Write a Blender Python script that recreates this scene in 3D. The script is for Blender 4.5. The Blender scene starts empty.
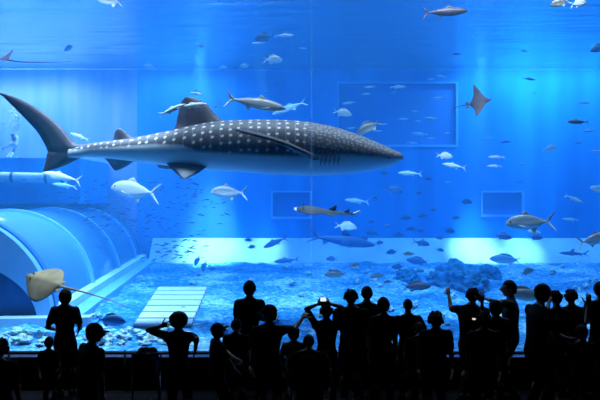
import bpy, bmesh, math, random
from mathutils import Vector, Matrix, Quaternion, Euler
random.seed(7)
sc = bpy.context.scene
COL = sc.collection
F = 700.0                 # focal length in pixels of the 600 px wide frame
CAMZ = 3.15
def pt(px, py, D):
    return Vector(((px-300.0)/F*D, D, CAMZ-(py-200.0)/F*D))

# ------------------------------------------------------------ camera, light, exposure
cd = bpy.data.cameras.new('camera'); cam = bpy.data.objects.new('camera', cd); COL.objects.link(cam)
cd.sensor_width = 36.0; cd.lens = 36.0*F/600.0
cam.location = (0, 0, CAMZ); cam.rotation_euler = (math.radians(90), 0, 0)
cd.clip_end = 200
sc.camera = cam
w = bpy.data.worlds.new('hall_dark'); sc.world = w; w.use_nodes = True
w.node_tree.nodes['Background'].inputs[0].default_value = (0.01, 0.03, 0.08, 1)
w.node_tree.nodes['Background'].inputs[1].default_value = 0.004
vs = sc.view_settings
vs.view_transform = 'Standard'; vs.look = 'None'; vs.gamma = 1; vs.use_curve_mapping = False
vs.exposure = 0.0
sc.cycles.max_bounces = 6; sc.cycles.diffuse_bounces = 2; sc.cycles.glossy_bounces = 2
sc.cycles.transparent_max_bounces = 24; sc.cycles.volume_bounces = 1
sc.cycles.use_denoising = True
sc.cycles.sample_clamp_indirect = 6.0

def area(name, loc, target, size, watts, color, sy=None, spread=180):
    l = bpy.data.lights.new(name, 'AREA'); o = bpy.data.objects.new(name, l); COL.objects.link(o)
    l.shape = 'RECTANGLE'; l.size = size; l.size_y = sy or size; l.energy = watts; l.color = color
    l.spread = math.radians(spread)
    o.location = loc
    o.rotation_euler = (Vector(target)-Vector(loc)).to_track_quat('-Z', 'Y').to_euler()
    return o
def spot(name, loc, target, watts, color, angle, blend=1.0, radius=0.15):
    l = bpy.data.lights.new(name, 'SPOT'); o = bpy.data.objects.new(name, l); COL.objects.link(o)
    l.energy = watts; l.color = color; l.spot_size = math.radians(angle); l.spot_blend = blend
    l.shadow_soft_size = radius
    o.location = loc
    o.rotation_euler = (Vector(target)-Vector(loc)).to_track_quat('-Z', 'Y').to_euler()
    return o
YB = 30.0                 # back wall
ZF = 0.55                 # tank floor
ZW = 8.78                 # water surface
YG = 12.0                 # front acrylic
area('skylight', (0, 21.5, 11.5), (0, 21.5, 0), 26, 2500, (0.80, 0.92, 1.0), 13, 130)
# unseen strip lights added above the water to brighten the back wall
area('wash_left', (-12.0, 27.4, 10.3), (-12.0, 30.0, 5.5), 5.5, 2300, (1.0, 0.70, 0.74), 0.6)
area('wash_middle', (-5.0, 27.8, 10.3), (-5.0, 30.0, 6.0), 3, 480, (0.85, 0.95, 1.0), 0.6)
area('wash_right', (10.3, 28.2, 10.3), (10.3, 30.0, 7.7), 6, 1500, (1.0, 0.93, 0.85), 0.6)
spot('fill_tunnel', (-7.0, 17.0, 10.5), (-7.2, 18.0, 1.5), 5500, (0.85, 0.96, 1.0), 60, 1.0, 0.4)  # unseen spot added to brighten the tunnel
spot('front_left', (-4.2, 14.2, 10.2), (-3.9, 13.6, 0.5), 9000, (0.95, 0.98, 1.0), 36, 1.0, 0.3)  # unseen spot added to brighten the near left bed
# lamps over the pale footing
spot('footing_lamp_a', (-4.0, 27.6, 9.5), pt(212, 256, 29.4), 62000, (1.0, 0.58, 0.36), 24, 1.0, 0.2)
spot('footing_lamp_b', (-1.6, 27.6, 9.5), pt(264, 252, 29.4), 26000, (1.0, 0.58, 0.36), 15, 1.0, 0.2)
spot('footing_lamp_c', (7.2, 27.6, 9.5), pt(476, 251, 29.4), 62000, (1.0, 0.58, 0.36), 18, 1.0, 0.2)
spot('footing_lamp_d', (9.2, 27.6, 9.5), pt(522, 253, 29.4), 32000, (1.0, 0.58, 0.36), 15, 1.0, 0.2)
# unseen fill added over the viewing glass: lights the near floor and whatever swims there
area('front_fill', (-1.0, 13.6, 9.6), (-1.0, 17.5, 2.0), 14, 1000, (0.95, 0.98, 1.0), 1.0, 95)

# ------------------------------------------------------------ node helpers
def new_mat(name):
    m = bpy.data.materials.new(name); m.use_nodes = True
    nt = m.node_tree; nt.nodes.clear()
    out = nt.nodes.new('ShaderNodeOutputMaterial')
    return m, nt, out
def N(nt, typ, **kw):
    n = nt.nodes.new(typ)
    for k, v in kw.items():
        if k.startswith('i_'):
            k2 = k[2:]
            k2 = int(k2) if k2.isdigit() else k2
            n.inputs[k2].default_value = v
        else: setattr(n, k, v)
    return n
def mat(name, color, rough=0.6, metallic=0.0, vary=0.0, scale=6.0, stretch=(1,1,1), bump=0.0, emit=None, spec=0.5):
    """principled with a little procedural variation"""
    m, nt, out = new_mat(name)
    p = N(nt, 'ShaderNodeBsdfPrincipled'); nt.links.new(p.outputs[0], out.inputs[0])
    p.inputs['Roughness'].default_value = rough; p.inputs['Metallic'].default_value = metallic
    p.inputs['Specular IOR Level'].default_value = spec
    p.inputs['Base Color'].default_value = (*color, 1)
    if vary or bump:
        tc = N(nt, 'ShaderNodeTexCoord'); mp = N(nt, 'ShaderNodeMapping'); mp.inputs['Scale'].default_value = stretch
        nt.links.new(tc.outputs['Object'], mp.inputs[0])
        no = N(nt, 'ShaderNodeTexNoise'); no.inputs['Scale'].default_value = scale; no.inputs['Detail'].default_value = 5
        nt.links.new(mp.outputs[0], no.inputs['Vector'])
        if vary:
            r = N(nt, 'ShaderNodeValToRGB')
            r.color_ramp.elements[0].position = 0.3; r.color_ramp.elements[1].position = 0.7
            r.color_ramp.elements[0].color = (*[c*(1-vary) for c in color], 1)
            r.color_ramp.elements[1].color = (*[min(1, c*(1+vary)) for c in color], 1)
            nt.links.new(no.outputs[0], r.inputs[0]); nt.links.new(r.outputs[0], p.inputs['Base Color'])
        if bump:
            b = N(nt, 'ShaderNodeBump'); b.inputs['Strength'].default_value = bump
            nt.links.new(no.outputs[0], b.inputs['Height']); nt.links.new(b.outputs[0], p.inputs['Normal'])
    if emit:
        p.inputs['Emission Color'].default_value = (*emit[0], 1); p.inputs['Emission Strength'].default_value = emit[1]
    return m

# ------------------------------------------------------------ mesh helpers
def obj(name, bm, material, parent=None, smooth=False):
    me = bpy.data.meshes.new(name)
    bmesh.ops.recalc_face_normals(bm, faces=bm.faces[:])
    bm.to_mesh(me); bm.free()
    if smooth:
        for p in me.polygons: p.use_smooth = True
    o = bpy.data.objects.new(name, me); COL.objects.link(o)
    if material is not None:
        for m in (material if isinstance(material, (list, tuple)) else [material]): me.materials.append(m)
    if parent is not None: o.parent = parent
    return o
def tag(o, label=None, cat=None, group=None, kind=None):
    if label: o['label'] = label
    if cat: o['category'] = cat
    if group: o['group'] = group
    if kind: o['kind'] = kind
    return o
def struct(name, bm, m, parent=None, smooth=False):
    o = obj(name, bm, m, parent, smooth)
    if parent is None: o['kind'] = 'structure'
    return o
def empty(name, loc=(0, 0, 0), rot=(0, 0, 0), label=None, cat=None, group=None):
    o = bpy.data.objects.new(name, None); COL.objects.link(o); o.empty_display_size = 0.1
    o.location = loc; o.rotation_euler = rot
    return tag(o, label, cat, group)
def box(bm, x0, x1, y0, y1, z0, z1, mi=0):
    v = [bm.verts.new(p) for p in ((x0,y0,z0),(x1,y0,z0),(x1,y1,z0),(x0,y1,z0),(x0,y0,z1),(x1,y0,z1),(x1,y1,z1),(x0,y1,z1))]
    for f in ((0,3,2,1),(4,5,6,7),(0,1,5,4),(1,2,6,5),(2,3,7,6),(3,0,4,7)):
        fc = bm.faces.new([v[i] for i in f]); fc.material_index = mi
    return v
def BM(): return bmesh.new()
def bbox(x0, x1, y0, y1, z0, z1, bev=0.0):
    bm = BM(); box(bm, x0, x1, y0, y1, z0, z1)
    if bev: bmesh.ops.bevel(bm, geom=bm.edges[:], offset=bev, segments=2, affect='EDGES')
    return bm
def loft(bm, rings, closed_ends=True):
    """rings: lists of points with the same count, joined into a tube"""
    vr = [[bm.verts.new(p) for p in r] for r in rings]
    n = len(vr[0])
    for a, b in zip(vr, vr[1:]):
        for i in range(n):
            j = (i+1) % n
            bm.faces.new((a[i], a[j], b[j], b[i]))
    if closed_ends:
        bm.faces.new(vr[0][::-1]); bm.faces.new(vr[-1])
    return vr
def tube(bm, pts, radii, n=10):
    pts = [Vector(p) for p in pts]
    if not isinstance(radii, (list, tuple)): radii = [radii]*len(pts)
    rings = []; up = None
    for i, p in enumerate(pts):
        d = (pts[min(i+1, len(pts)-1)]-pts[max(i-1, 0)]).normalized()
        if up is None:
            up = Vector((0, 0, 1)) if abs(d.z) < 0.9 else Vector((0, 1, 0))
        s = d.cross(up).normalized(); up = s.cross(d).normalized()
        r = radii[i]
        rings.append([p + s*(math.cos(t)*r) + up*(math.sin(t)*r) for t in [2*math.pi*k/n for k in range(n)]])
    loft(bm, rings)
    return bm
# ============================================================ THE SETTING
def wall_mat(name, c0, c1, light_streak=(1.0, 1.0, 0.12)):
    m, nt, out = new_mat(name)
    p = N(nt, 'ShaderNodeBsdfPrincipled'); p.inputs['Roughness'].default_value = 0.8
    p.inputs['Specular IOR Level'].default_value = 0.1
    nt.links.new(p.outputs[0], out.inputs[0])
    tc = N(nt, 'ShaderNodeTexCoord'); mp = N(nt, 'ShaderNodeMapping'); mp.inputs['Scale'].default_value = light_streak  # vertical drapes of light are put into the wall colour as streaks
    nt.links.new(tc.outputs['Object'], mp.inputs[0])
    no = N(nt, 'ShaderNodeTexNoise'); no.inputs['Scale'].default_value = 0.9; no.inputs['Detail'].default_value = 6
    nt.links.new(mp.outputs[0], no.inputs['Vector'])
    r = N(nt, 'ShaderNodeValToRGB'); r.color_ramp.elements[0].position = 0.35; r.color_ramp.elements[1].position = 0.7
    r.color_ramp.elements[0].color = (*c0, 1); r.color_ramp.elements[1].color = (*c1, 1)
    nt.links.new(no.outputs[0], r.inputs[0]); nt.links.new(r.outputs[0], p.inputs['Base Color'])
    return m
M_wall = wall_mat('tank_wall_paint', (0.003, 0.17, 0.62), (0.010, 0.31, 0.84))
M_wallp = wall_mat('tank_wall_glow_tint', (0.18, 0.28, 0.64), (0.38, 0.40, 0.74), (1.6, 1, 0.25))  # paler tint carries the bright glow at left in its colour
M_wallm = wall_mat('tank_wall_glow_fade_tint', (0.035, 0.25, 0.72), (0.06, 0.30, 0.76))  # in-between tint carries the falloff of that glow
M_pale = mat('pale_concrete', (0.33, 0.60, 0.86), 0.8, vary=0.22, scale=0.9)
M_trim = mat('window_trim', (0.10, 0.42, 0.90), 0.5, vary=0.05)
M_dark = mat('hall_black', (0.006, 0.006, 0.008), 0.9, vary=0.3, scale=8, spec=0.1)
M_carpet = mat('hall_carpet', (0.006, 0.006, 0.009), 0.95, vary=0.5, scale=60, bump=0.3, spec=0.05)

# gravel of the tank bed
m, nt, out = new_mat('coral_gravel')
p = N(nt, 'ShaderNodeBsdfPrincipled'); p.inputs['Roughness'].default_value = 0.9; p.inputs['Specular IOR Level'].default_value = 0.1
nt.links.new(p.outputs[0], out.inputs[0])
tc = N(nt, 'ShaderNodeTexCoord')
n1 = N(nt, 'ShaderNodeTexNoise'); n1.inputs['Scale'].default_value = 0.55; n1.inputs['Detail'].default_value = 3
n2 = N(nt, 'ShaderNodeTexNoise'); n2.inputs['Scale'].default_value = 8.5; n2.inputs['Detail'].default_value = 7; n2.inputs['Roughness'].default_value = 0.7
for n_ in (n1, n2): nt.links.new(tc.outputs['Object'], n_.inputs['Vector'])
ad = N(nt, 'ShaderNodeMath', operation='MULTIPLY_ADD'); ad.inputs[1].default_value = 0.45
nt.links.new(n1.outputs[0], ad.inputs[0]); 
m2 = N(nt, 'ShaderNodeMath', operation='MULTIPLY'); m2.inputs[1].default_value = 0.62
nt.links.new(n2.outputs[0], m2.inputs[0]); nt.links.new(m2.outputs[0], ad.inputs[2])
r = N(nt, 'ShaderNodeValToRGB'); cr = r.color_ramp
cr.elements[0].position = 0.42; cr.elements[0].color = (0.006, 0.10, 0.32, 1)
cr.elements[1].position = 0.66; cr.elements[1].color = (0.45, 0.76, 0.95, 1)  # pale flecks: gravel speckle, with ripple light also put into the colour
e = cr.elements.new(0.54); e.color = (0.03, 0.28, 0.68, 1)
nt.links.new(ad.outputs[0], r.inputs[0]); nt.links.new(r.outputs[0], p.inputs['Base Color'])
b = N(nt, 'ShaderNodeBump'); b.inputs['Strength'].default_value = 0.6; b.inputs['Distance'].default_value = 0.1
nt.links.new(n2.outputs[0], b.inputs['Height']); nt.links.new(b.outputs[0], p.inputs['Normal'])
M_gravel = m

# floor of the viewing hall and the plinth below the acrylic
XW = 17.0
struct('floor', bbox(-XW, XW, -3, YG-0.30, -0.2, 0.0), M_carpet)
struct('wall_plinth', bbox(-XW, XW, YG-0.30, YG+0.1, -0.2, ZF-0.06), M_dark)
M_sill = mat('sill_stone', (0.02, 0.025, 0.06), 0.42, vary=0.2)
struct('trim_1', bbox(-XW, XW, YG-0.33, YG, ZF-0.06, ZF-0.02), M_sill)

# tank bed: a gently uneven rubble surface
from mathutils import noise as mnoise
bm = BM()
nx, ny = 150, 90
vv = []
for j in range(ny+1):
    row = []
    for i in range(nx+1):
        x = -XW + 2*XW*i/nx; y = YG+0.06 + (YB-YG-0.06)*j/ny
        h = 0.13*mnoise.fractal(Vector((x*0.9, y*0.9, 3.1)), 0.6, 2.2, 4) + 0.05*mnoise.noise(Vector((x*3.7, y*3.7, 0.3)))
        sm = min(1.0, (y-YG-0.06)/2.0); sm = sm*sm*(3-2*sm)
        if 13.9 < y < 20.9 and -4.6-0.12*(y-17) < x < -1.9-0.05*(y-17): sm = 0.25
        row.append(bm.verts.new((x, y, ZF + sm*(max(-0.15, min(0.22, h)) - 0.03))))
    vv.append(row)
for j in range(ny):
    for i in range(nx):
        bm.faces.new((vv[j][i], vv[j][i+1], vv[j+1][i+1], vv[j+1][i]))
o = struct('floor_tank', bm, M_gravel, smooth=True)
struct('floor_slab', bbox(-XW, XW, YG+0.25, YB+1.2, -0.3, 0.2), M_pale)

# back wall with three recessed windows
WIN = [(337, 82, 458, 147), (271, 191, 312, 219), (481, 191, 524, 217)]
wr = []
for (x0, y0, x1, y1) in WIN:
    a = pt(x0, y0, YB); c = pt(x1, y1, YB); wr.append((a.x, c.x, c.z, a.z))
XPAL, XPAM = pt(137, 0, YB).x, pt(236, 0, YB).x     # left of these, paler tints put the wall's glow into its colour
xs = sorted(set([-XW, XPAL, XPAM, XW] + [v for w_ in wr for v in w_[:2]])); zs = sorted(set([-0.3, 10.2] + [v for w_ in wr for v in w_[2:]]))
bm = BM()
def in_win(x, z): return any(a < x < b and c < z < d for a, b, c, d in wr)
for i in range(len(xs)-1):
    for j in range(len(zs)-1):
        if in_win((xs[i]+xs[i+1])/2, (zs[j]+zs[j+1])/2): continue
        v = [bm.verts.new(q) for q in ((xs[i], YB, zs[j]), (xs[i+1], YB, zs[j]), (xs[i+1], YB, zs[j+1]), (xs[i], YB, zs[j+1]))]
        bm.faces.new(v)
bmesh.ops.remove_doubles(bm, verts=bm.verts[:], dist=1e-4)
ext = bmesh.ops.extrude_face_region(bm, geom=bm.faces[:])
bmesh.ops.translate(bm, verts=[g for g in ext['geom'] if isinstance(g, bmesh.types.BMVert)], vec=(0, 0.7, 0))
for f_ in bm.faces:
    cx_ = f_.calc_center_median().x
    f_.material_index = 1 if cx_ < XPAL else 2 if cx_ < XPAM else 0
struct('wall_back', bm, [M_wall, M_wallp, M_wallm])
struct('wall_left', bbox(-XW-0.4, -XW, YG-0.2, YB+0.7, -0.2, 10.2), M_wall)
struct('wall_right', bbox(XW, XW+0.4, YG-0.2, YB+0.7, -0.2, 10.2), M_wall)
M_pane = mat('window_pane', (0.004, 0.15, 0.58), 0.7, vary=0.1, scale=0.7)
for k, (a, b_, c, d) in enumerate(wr):
    bm = BM(); t = 0.10
    box(bm, a, b_, YB-0.05, YB+0.12, c-0.0, c+t); box(bm, a, b_, YB-0.05, YB+0.12, d-t*0.6, d)
    box(bm, a, a+t*0.7, YB-0.05, YB+0.12, c+t, d-t*0.6); box(bm, b_-t*0.9, b_, YB-0.05, YB+0.12, c+t, d-t*0.6)
    f = struct('window_%d' % (k+1), bm, M_trim)
    obj('pane', bbox(a, b_, YB+0.14, YB+0.22, c, d), M_pane, f)

# pale sloped footing along the back wall
def prism_x(bm, prof, x0, x1):
    loft(bm, [[(x0, y, z) for y, z in prof], [(x1, y, z) for y, z in prof]])
bm = BM()
fz = CAMZ - 38/700*YB
prism_x(bm, [(29.0, ZF-0.2), (29.0, ZF-0.02), (29.98, fz), (29.98, ZF-0.2)], -6.3, XW)
struct('baseboard_back', bm, M_pale)
# heavy ledge across the left end of the back wall
struct('trim_2', bbox(-XW, -8.2, 26.0, 29.99, 3.0, CAMZ+42/700*26, 0.04), M_wall)

# acrylic walk-through tunnel on the left
C0, C1, TR = Vector((-7.6, 14.6, ZF)), Vector((-9.0, 29.4, ZF)), 2.3
M_acr, nt, out = new_mat('tunnel_acrylic')
d_ = N(nt, 'ShaderNodeBsdfPrincipled'); d_.inputs['Base Color'].default_value = (0.16, 0.52, 0.92, 1); d_.inputs['Roughness'].default_value = 0.15
t_ = N(nt, 'ShaderNodeBsdfTransparent'); t_.inputs[0].default_value = (0.75, 0.92, 1, 1)
mx = N(nt, 'ShaderNodeMixShader'); mx.inputs[0].default_value = 0.40
nt.links.new(t_.outputs[0], mx.inputs[1]); nt.links.new(d_.outputs[0], mx.inputs[2]); nt.links.new(mx.outputs[0], out.inputs[0])
M_rib = mat('tunnel_rib', (0.18, 0.50, 0.92), 0.5, vary=0.06)
M_ribd = mat('tunnel_gasket', (0.02, 0.16, 0.5), 0.6)
M_curb = mat('tunnel_curb', (0.50, 0.74, 0.95), 0.7, vary=0.08, scale=2)
M_int = mat('tunnel_inside', (0.012, 0.07, 0.26), 0.8, vary=0.5, scale=1.5)
tun = empty('aquarium_tunnel', C0, (0, 0, 0), 'curved clear walk-through tunnel along the tank floor at left, with pale ribs and curb', 'tunnel')
axis = (C1-C0); alen = axis.length; ax = axis.normalized(); sd = Vector((ax.y, -ax.x, 0)); UPV = Vector((0, 0, 1))
def arc(s, r, a0=0, a1=180, n=36):
    return [ax*s + sd*(math.cos(math.radians(a0+(a1-a0)*k/n))*r) + UPV*(math.sin(math.radians(a0+(a1-a0)*k/n))*r) for k in range(n+1)]
def vault(bm, s0, s1, r0, r1, n=36):
    i0, o0, i1, o1 = arc(s0, r0, n=n), arc(s0, r1, n=n), arc(s1, r0, n=n), arc(s1, r1, n=n)
    V = [[bm.verts.new(p) for p in q] for q in (i0, o0, o1, i1)]
    for k in range(n):
        for q in range(4):
            a, b2 = V[q], V[(q+1) % 4]
            bm.faces.new((a[k], a[k+1], b2[k+1], b2[k]))
    bm.faces.new([V[q][0] for q in range(4)]); bm.faces.new([V[q][n] for q in range(4)])
bm = BM(); vault(bm, 0.35, alen, TR-0.10, TR-0.02); obj('vault', bm, M_acr, tun, True)
for s in (4.6, 8.9, 13.0):
    bm = BM(); vault(bm, s, s+0.22, TR-0.12, TR+0.06); obj('rib', bm, M_rib, tun)
    bm = BM(); vault(bm, s+0.22, s+0.40, TR-0.10, TR+0.02); obj('gasket', bm, M_ribd, tun)
def ellarc(s_, rx, rz, n=36): return [ax*s_ + sd*(math.cos(math.pi*k/n)*rx) + UPV*(math.sin(math.pi*k/n)*rz) for k in range(n+1)]
ERX, ERZ = 2.06, 1.38
bm = BM(); V = [[bm.verts.new(p_) for p_ in q_] for q_ in (ellarc(0.0, ERX, ERZ), arc(0.0, TR+0.05), arc(0.30, TR+0.05), ellarc(0.30, ERX, ERZ))]
for k in range(36):
    for q_ in range(4):
        a_, b_ = V[q_], V[(q_+1) % 4]; bm.faces.new((a_[k], a_[k+1], b_[k+1], b_[k]))
obj('portal_arch', bm, M_rib, tun)
bm = BM(); vault(bm, 0.30, 0.55, TR-0.10, TR+0.09); obj('gasket', bm, M_ribd, tun)
bm = BM()
q = ellarc(0.16, ERX+0.02, ERZ+0.02); V = [bm.verts.new(p) for p in q]; bm.faces.new(V)
q = ellarc(0.24, ERX+0.02, ERZ+0.02); V2 = [bm.verts.new(p) for p in q]; bm.faces.new(V2[::-1])
for k in range(len(V)-1): bm.faces.new((V[k], V[k+1], V2[k+1], V2[k]))
obj('end_window', bm, M_int, tun)
def beam(bm, s0, s1, u0, u1, z0, z1):
    P = [ax*s + sd*u + UPV*z for s in (s0, s1) for u, z in ((u0, z0), (u1, z0), (u1, z1), (u0, z1))]
    V = [bm.verts.new(p) for p in P]
    for f in ((0,1,2,3),(7,6,5,4),(0,4,5,1),(1,5,6,2),(2,6,7,3),(3,7,4,0)): bm.faces.new([V[i] for i in f])
bm = BM(); beam(bm, 0.3, alen, TR-0.05, TR+0.22, -0.2, 0.30); obj('curb', bm, M_curb, tun)
bm = BM(); beam(bm, 0.3, alen, TR+0.22, TR+0.62, -0.2, 0.12); obj('curb_step', bm, M_rib, tun)
bm = BM(); beam(bm, -0.35, 0.0, -TR-0.3, TR+0.9, -0.2, 0.16); obj('threshold', bm, M_curb, tun)
bm = BM(); beam(bm, 0.4, alen, -TR+0.1, TR-0.1, -0.2, 0.06); obj('walkway', bm, M_int, tun)

# water body and its rippled surface
m, nt, out = new_mat('sea_water')
ab = N(nt, 'ShaderNodeVolumeAbsorption'); ab.inputs['Color'].default_value = (0.25, 0.70, 0.97, 1); ab.inputs['Density'].default_value = 0.12
scv = N(nt, 'ShaderNodeVolumeScatter'); scv.inputs['Color'].default_value = (0.10, 0.55, 1.0, 1); scv.inputs['Density'].default_value = 0.024
scv.inputs['Anisotropy'].default_value = 0.3
ads = N(nt, 'ShaderNodeAddShader'); nt.links.new(ab.outputs[0], ads.inputs[0]); nt.links.new(scv.outputs[0], ads.inputs[1])
nt.links.new(ads.outputs[0], out.inputs['Volume'])
M_water = m
struct('water', bbox(-XW+0.02, XW-0.02, YG+0.07, YB+0.3, -0.25, ZW), M_water)
m, nt, out = new_mat('water_surface')
lw = N(nt, 'ShaderNodeLayerWeight'); lw.inputs['Blend'].default_value = 0.5
r = N(nt, 'ShaderNodeValToRGB'); r.color_ramp.elements[0].position = 0.30; r.color_ramp.elements[1].position = 0.42
r.color_ramp.elements[0].color = (0.03, 0.03, 0.03, 1); r.color_ramp.elements[1].color = (1, 1, 1, 1)
nt.links.new(lw.outputs['Facing'], r.inputs[0])
tr = N(nt, 'ShaderNodeBsdfTransparent'); gl = N(nt, 'ShaderNodeBsdfGlossy'); gl.inputs['Roughness'].default_value = 0.28
mx = N(nt, 'ShaderNodeMixShader'); nt.links.new(r.outputs[0], mx.inputs[0]); nt.links.new(tr.outputs[0], mx.inputs[1]); nt.links.new(gl.outputs[0], mx.inputs[2])
nt.links.new(mx.outputs[0], out.inputs[0])
tc = N(nt, 'ShaderNodeTexCoord'); no = N(nt, 'ShaderNodeTexNoise'); no.inputs['Scale'].default_value = 1.3; no.inputs['Detail'].default_value = 1
mp = N(nt, 'ShaderNodeMapping'); mp.inputs['Scale'].default_value = (0.3, 1.5, 1)
nt.links.new(tc.outputs['Object'], mp.inputs[0]); nt.links.new(mp.outputs[0], no.inputs['Vector'])
b = N(nt, 'ShaderNodeBump'); b.inputs['Strength'].default_value = 0.3; b.inputs['Distance'].default_value = 0.25
nt.links.new(no.outputs[0], b.inputs['Height']); nt.links.new(b.outputs[0], gl.inputs['Normal'])
bm = BM(); V = [bm.verts.new(q) for q in ((-XW+0.02, YG+0.1, ZW-0.02), (XW-0.02, YG+0.1, ZW-0.02), (XW-0.02, YB-0.01, ZW-0.02), (-XW+0.02, YB-0.01, ZW-0.02))]
bm.faces.new(V); struct('water_surface', bm, m)

# front acrylic: two tall panels and the seam between them
m, nt, out = new_mat('front_acrylic')
tr = N(nt, 'ShaderNodeBsdfTransparent'); tr.inputs[0].default_value = (0.97, 0.99, 1, 1)
gl = N(nt, 'ShaderNodeBsdfGlossy'); gl.inputs['Roughness'].default_value = 0.02
mx = N(nt, 'ShaderNodeMixShader'); mx.inputs[0].default_value = 0.03
nt.links.new(tr.outputs[0], mx.inputs[1]); nt.links.new(gl.outputs[0], mx.inputs[2]); nt.links.new(mx.outputs[0], out.inputs[0])
SX = pt(311.5, 200, YG).x
struct('window_4', bbox(-XW, SX-0.012, YG, YG+0.05, ZF-0.02, 9.6), m)
struct('window_5', bbox(SX+0.012, XW, YG, YG+0.05, ZF-0.02, 9.6), m)
m, nt, out = new_mat('seam_glue')
tr = N(nt, 'ShaderNodeBsdfTransparent'); df = N(nt, 'ShaderNodeBsdfDiffuse'); df.inputs[0].default_value = (0.5, 0.7, 0.9, 1)
tl = N(nt, 'ShaderNodeBsdfTranslucent'); tl.inputs[0].default_value = (0.6, 0.8, 0.95, 1)
mx = N(nt, 'ShaderNodeMixShader'); mx.inputs[0].default_value = 0.08; nt.links.new(tr.outputs[0], mx.inputs[1]); nt.links.new(tl.outputs[0], mx.inputs[2])
nt.links.new(mx.outputs[0], out.inputs[0])
struct('trim_3', bbox(SX-0.012, SX+0.012, YG+0.005, YG+0.045, ZF, 9.6), m)
struct('wall_above', bbox(-XW, XW, YG-0.3, YG+0.3, 9.6, 12.0), M_dark)
# ============================================================ WHALE SHARK
def interp(tab, x):
    for (a, b) in zip(tab, tab[1:]):
        if a[0] <= x <= b[0]:
            t = (x-a[0])/(b[0]-a[0]); t2 = t
            return [a[i]+(b[i]-a[i])*t2 for i in range(1, len(a))]
    return list(tab[0][1:]) if x < tab[0][0] else list(tab[-1][1:])
def smooth_tab(tab, n):
    """Catmull-Rom resample of a table keyed on its first column"""
    out = []
    x0, x1 = tab[0][0], tab[-1][0]
    for k in range(n+1):
        x = x0+(x1-x0)*k/n
        i = max(j for j in range(len(tab)-1) if tab[j][0] <= x+1e-9)
        p0, p1, p2, p3 = tab[max(i-1, 0)], tab[i], tab[i+1], tab[min(i+2, len(tab)-1)]
        t = (x-p1[0])/(p2[0]-p1[0]); row = [x]
        for c in range(1, len(tab[0])):
            m1 = (p2[c]-p0[c])/(p2[0]-p0[0])*(p2[0]-p1[0]); m2 = (p3[c]-p1[c])/(p3[0]-p1[0])*(p2[0]-p1[0])
            h = (2*t**3-3*t**2+1)*p1[c] + (t**3-2*t**2+t)*m1 + (-2*t**3+3*t**2)*p2[c] + (t**3-t**2)*m2
            row.append(h)
        out.append(row)
    return out
DS = 14.2
prof = [(66,149,157,0.05),(76,146.5,157.5,0.09),(90,143,157,0.13),(110,140.5,158.5,0.19),(130,138,161,0.25),(150,134.5,163.5,0.31),(170,130.5,166,0.37),
        (190,126,168,0.42),(210,122.3,170,0.47),(230,120.6,171.5,0.51),(250,120,173,0.54),(270,120,174.3,0.56),(290,120.5,175.2,0.57),
        (310,122.5,175.6,0.57),(330,126.3,175.2,0.57),(350,132,173.8,0.56),(370,139.6,171.3,0.52),(385,146.3,168.2,0.48),(394,150.6,165.2,0.43),(399,152.9,162.6,0.38),(401.5,154.6,160.8,0.30),(402.5,156.2,159.2,0.2)]
bound = [(60,151),(105,149),(157,146),(184,147),(200,152.5),(230,155),(265,157),(300,158),(340,156.5),(370,158),(405,159)]
SHB = pt(240, 150, DS)          # origin of the animal
shark = empty('whale_shark', SHB, (0, 0, 0), 'huge spotted whale shark swimming right across the tank, dark back and pale belly', 'whale shark')
# skin material
m, nt, out = new_mat('shark_skin')
p = N(nt, 'ShaderNodeBsdfPrincipled'); p.inputs['Roughness'].default_value = 0.55; p.inputs['Specular IOR Level'].default_value = 0.3
nt.links.new(p.outputs[0], out.inputs[0])
at = N(nt, 'ShaderNodeAttribute', attribute_name='spot_uv'); bt = N(nt, 'ShaderNodeAttribute', attribute_name='back')
vo = N(nt, 'ShaderNodeTexVoronoi'); vo.voronoi_dimensions = '2D'; vo.inputs['Scale'].default_value = 1.0; vo.inputs['Randomness'].default_value = 0.35
nt.links.new(at.outputs['Vector'], vo.inputs['Vector'])
rs = N(nt, 'ShaderNodeValToRGB'); rs.color_ramp.elements[0].position = 0.13; rs.color_ramp.elements[0].color = (1, 1, 1, 1)
rs.color_ramp.elements[1].position = 0.22; rs.color_ramp.elements[1].color = (0, 0, 0, 1)
nt.links.new(vo.outputs['Distance'], rs.inputs[0])
sx = N(nt, 'ShaderNodeSeparateXYZ'); nt.links.new(at.outputs['Vector'], sx.inputs[0])
fr = N(nt, 'ShaderNodeMath', operation='FRACT'); nt.links.new(sx.outputs[0], fr.inputs[0])
sb = N(nt, 'ShaderNodeMath', operation='SUBTRACT'); sb.inputs[1].default_value = 0.02; nt.links.new(fr.outputs[0], sb.inputs[0])
ra = N(nt, 'ShaderNodeValToRGB'); ra.color_ramp.elements[0].position = 0.06; ra.color_ramp.elements[0].color = (0.16, 0.16, 0.16, 1)
ra.color_ramp.elements[1].position = 0.14; ra.color_ramp.elements[1].color = (0, 0, 0, 1)
nt.links.new(sb.outputs[0], ra.inputs[0])
mxp = N(nt, 'ShaderNodeMath', operation='MAXIMUM'); nt.links.new(rs.outputs[0], mxp.inputs[0]); nt.links.new(ra.outputs[0], mxp.inputs[1])
at2 = N(nt, 'ShaderNodeAttribute', attribute_name='head_uv'); ath = N(nt, 'ShaderNodeAttribute', attribute_name='head')
vo2 = N(nt, 'ShaderNodeTexVoronoi'); vo2.voronoi_dimensions = '2D'; vo2.inputs['Scale'].default_value = 1.0; vo2.inputs['Randomness'].default_value = 0.6
nt.links.new(at2.outputs['Vector'], vo2.inputs['Vector'])
rs2 = N(nt, 'ShaderNodeValToRGB'); rs2.color_ramp.elements[0].position = 0.12; rs2.color_ramp.elements[0].color = (0.30, 0.30, 0.30, 1)
rs2.color_ramp.elements[1].position = 0.36; rs2.color_ramp.elements[1].color = (0, 0, 0, 1)
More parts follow.
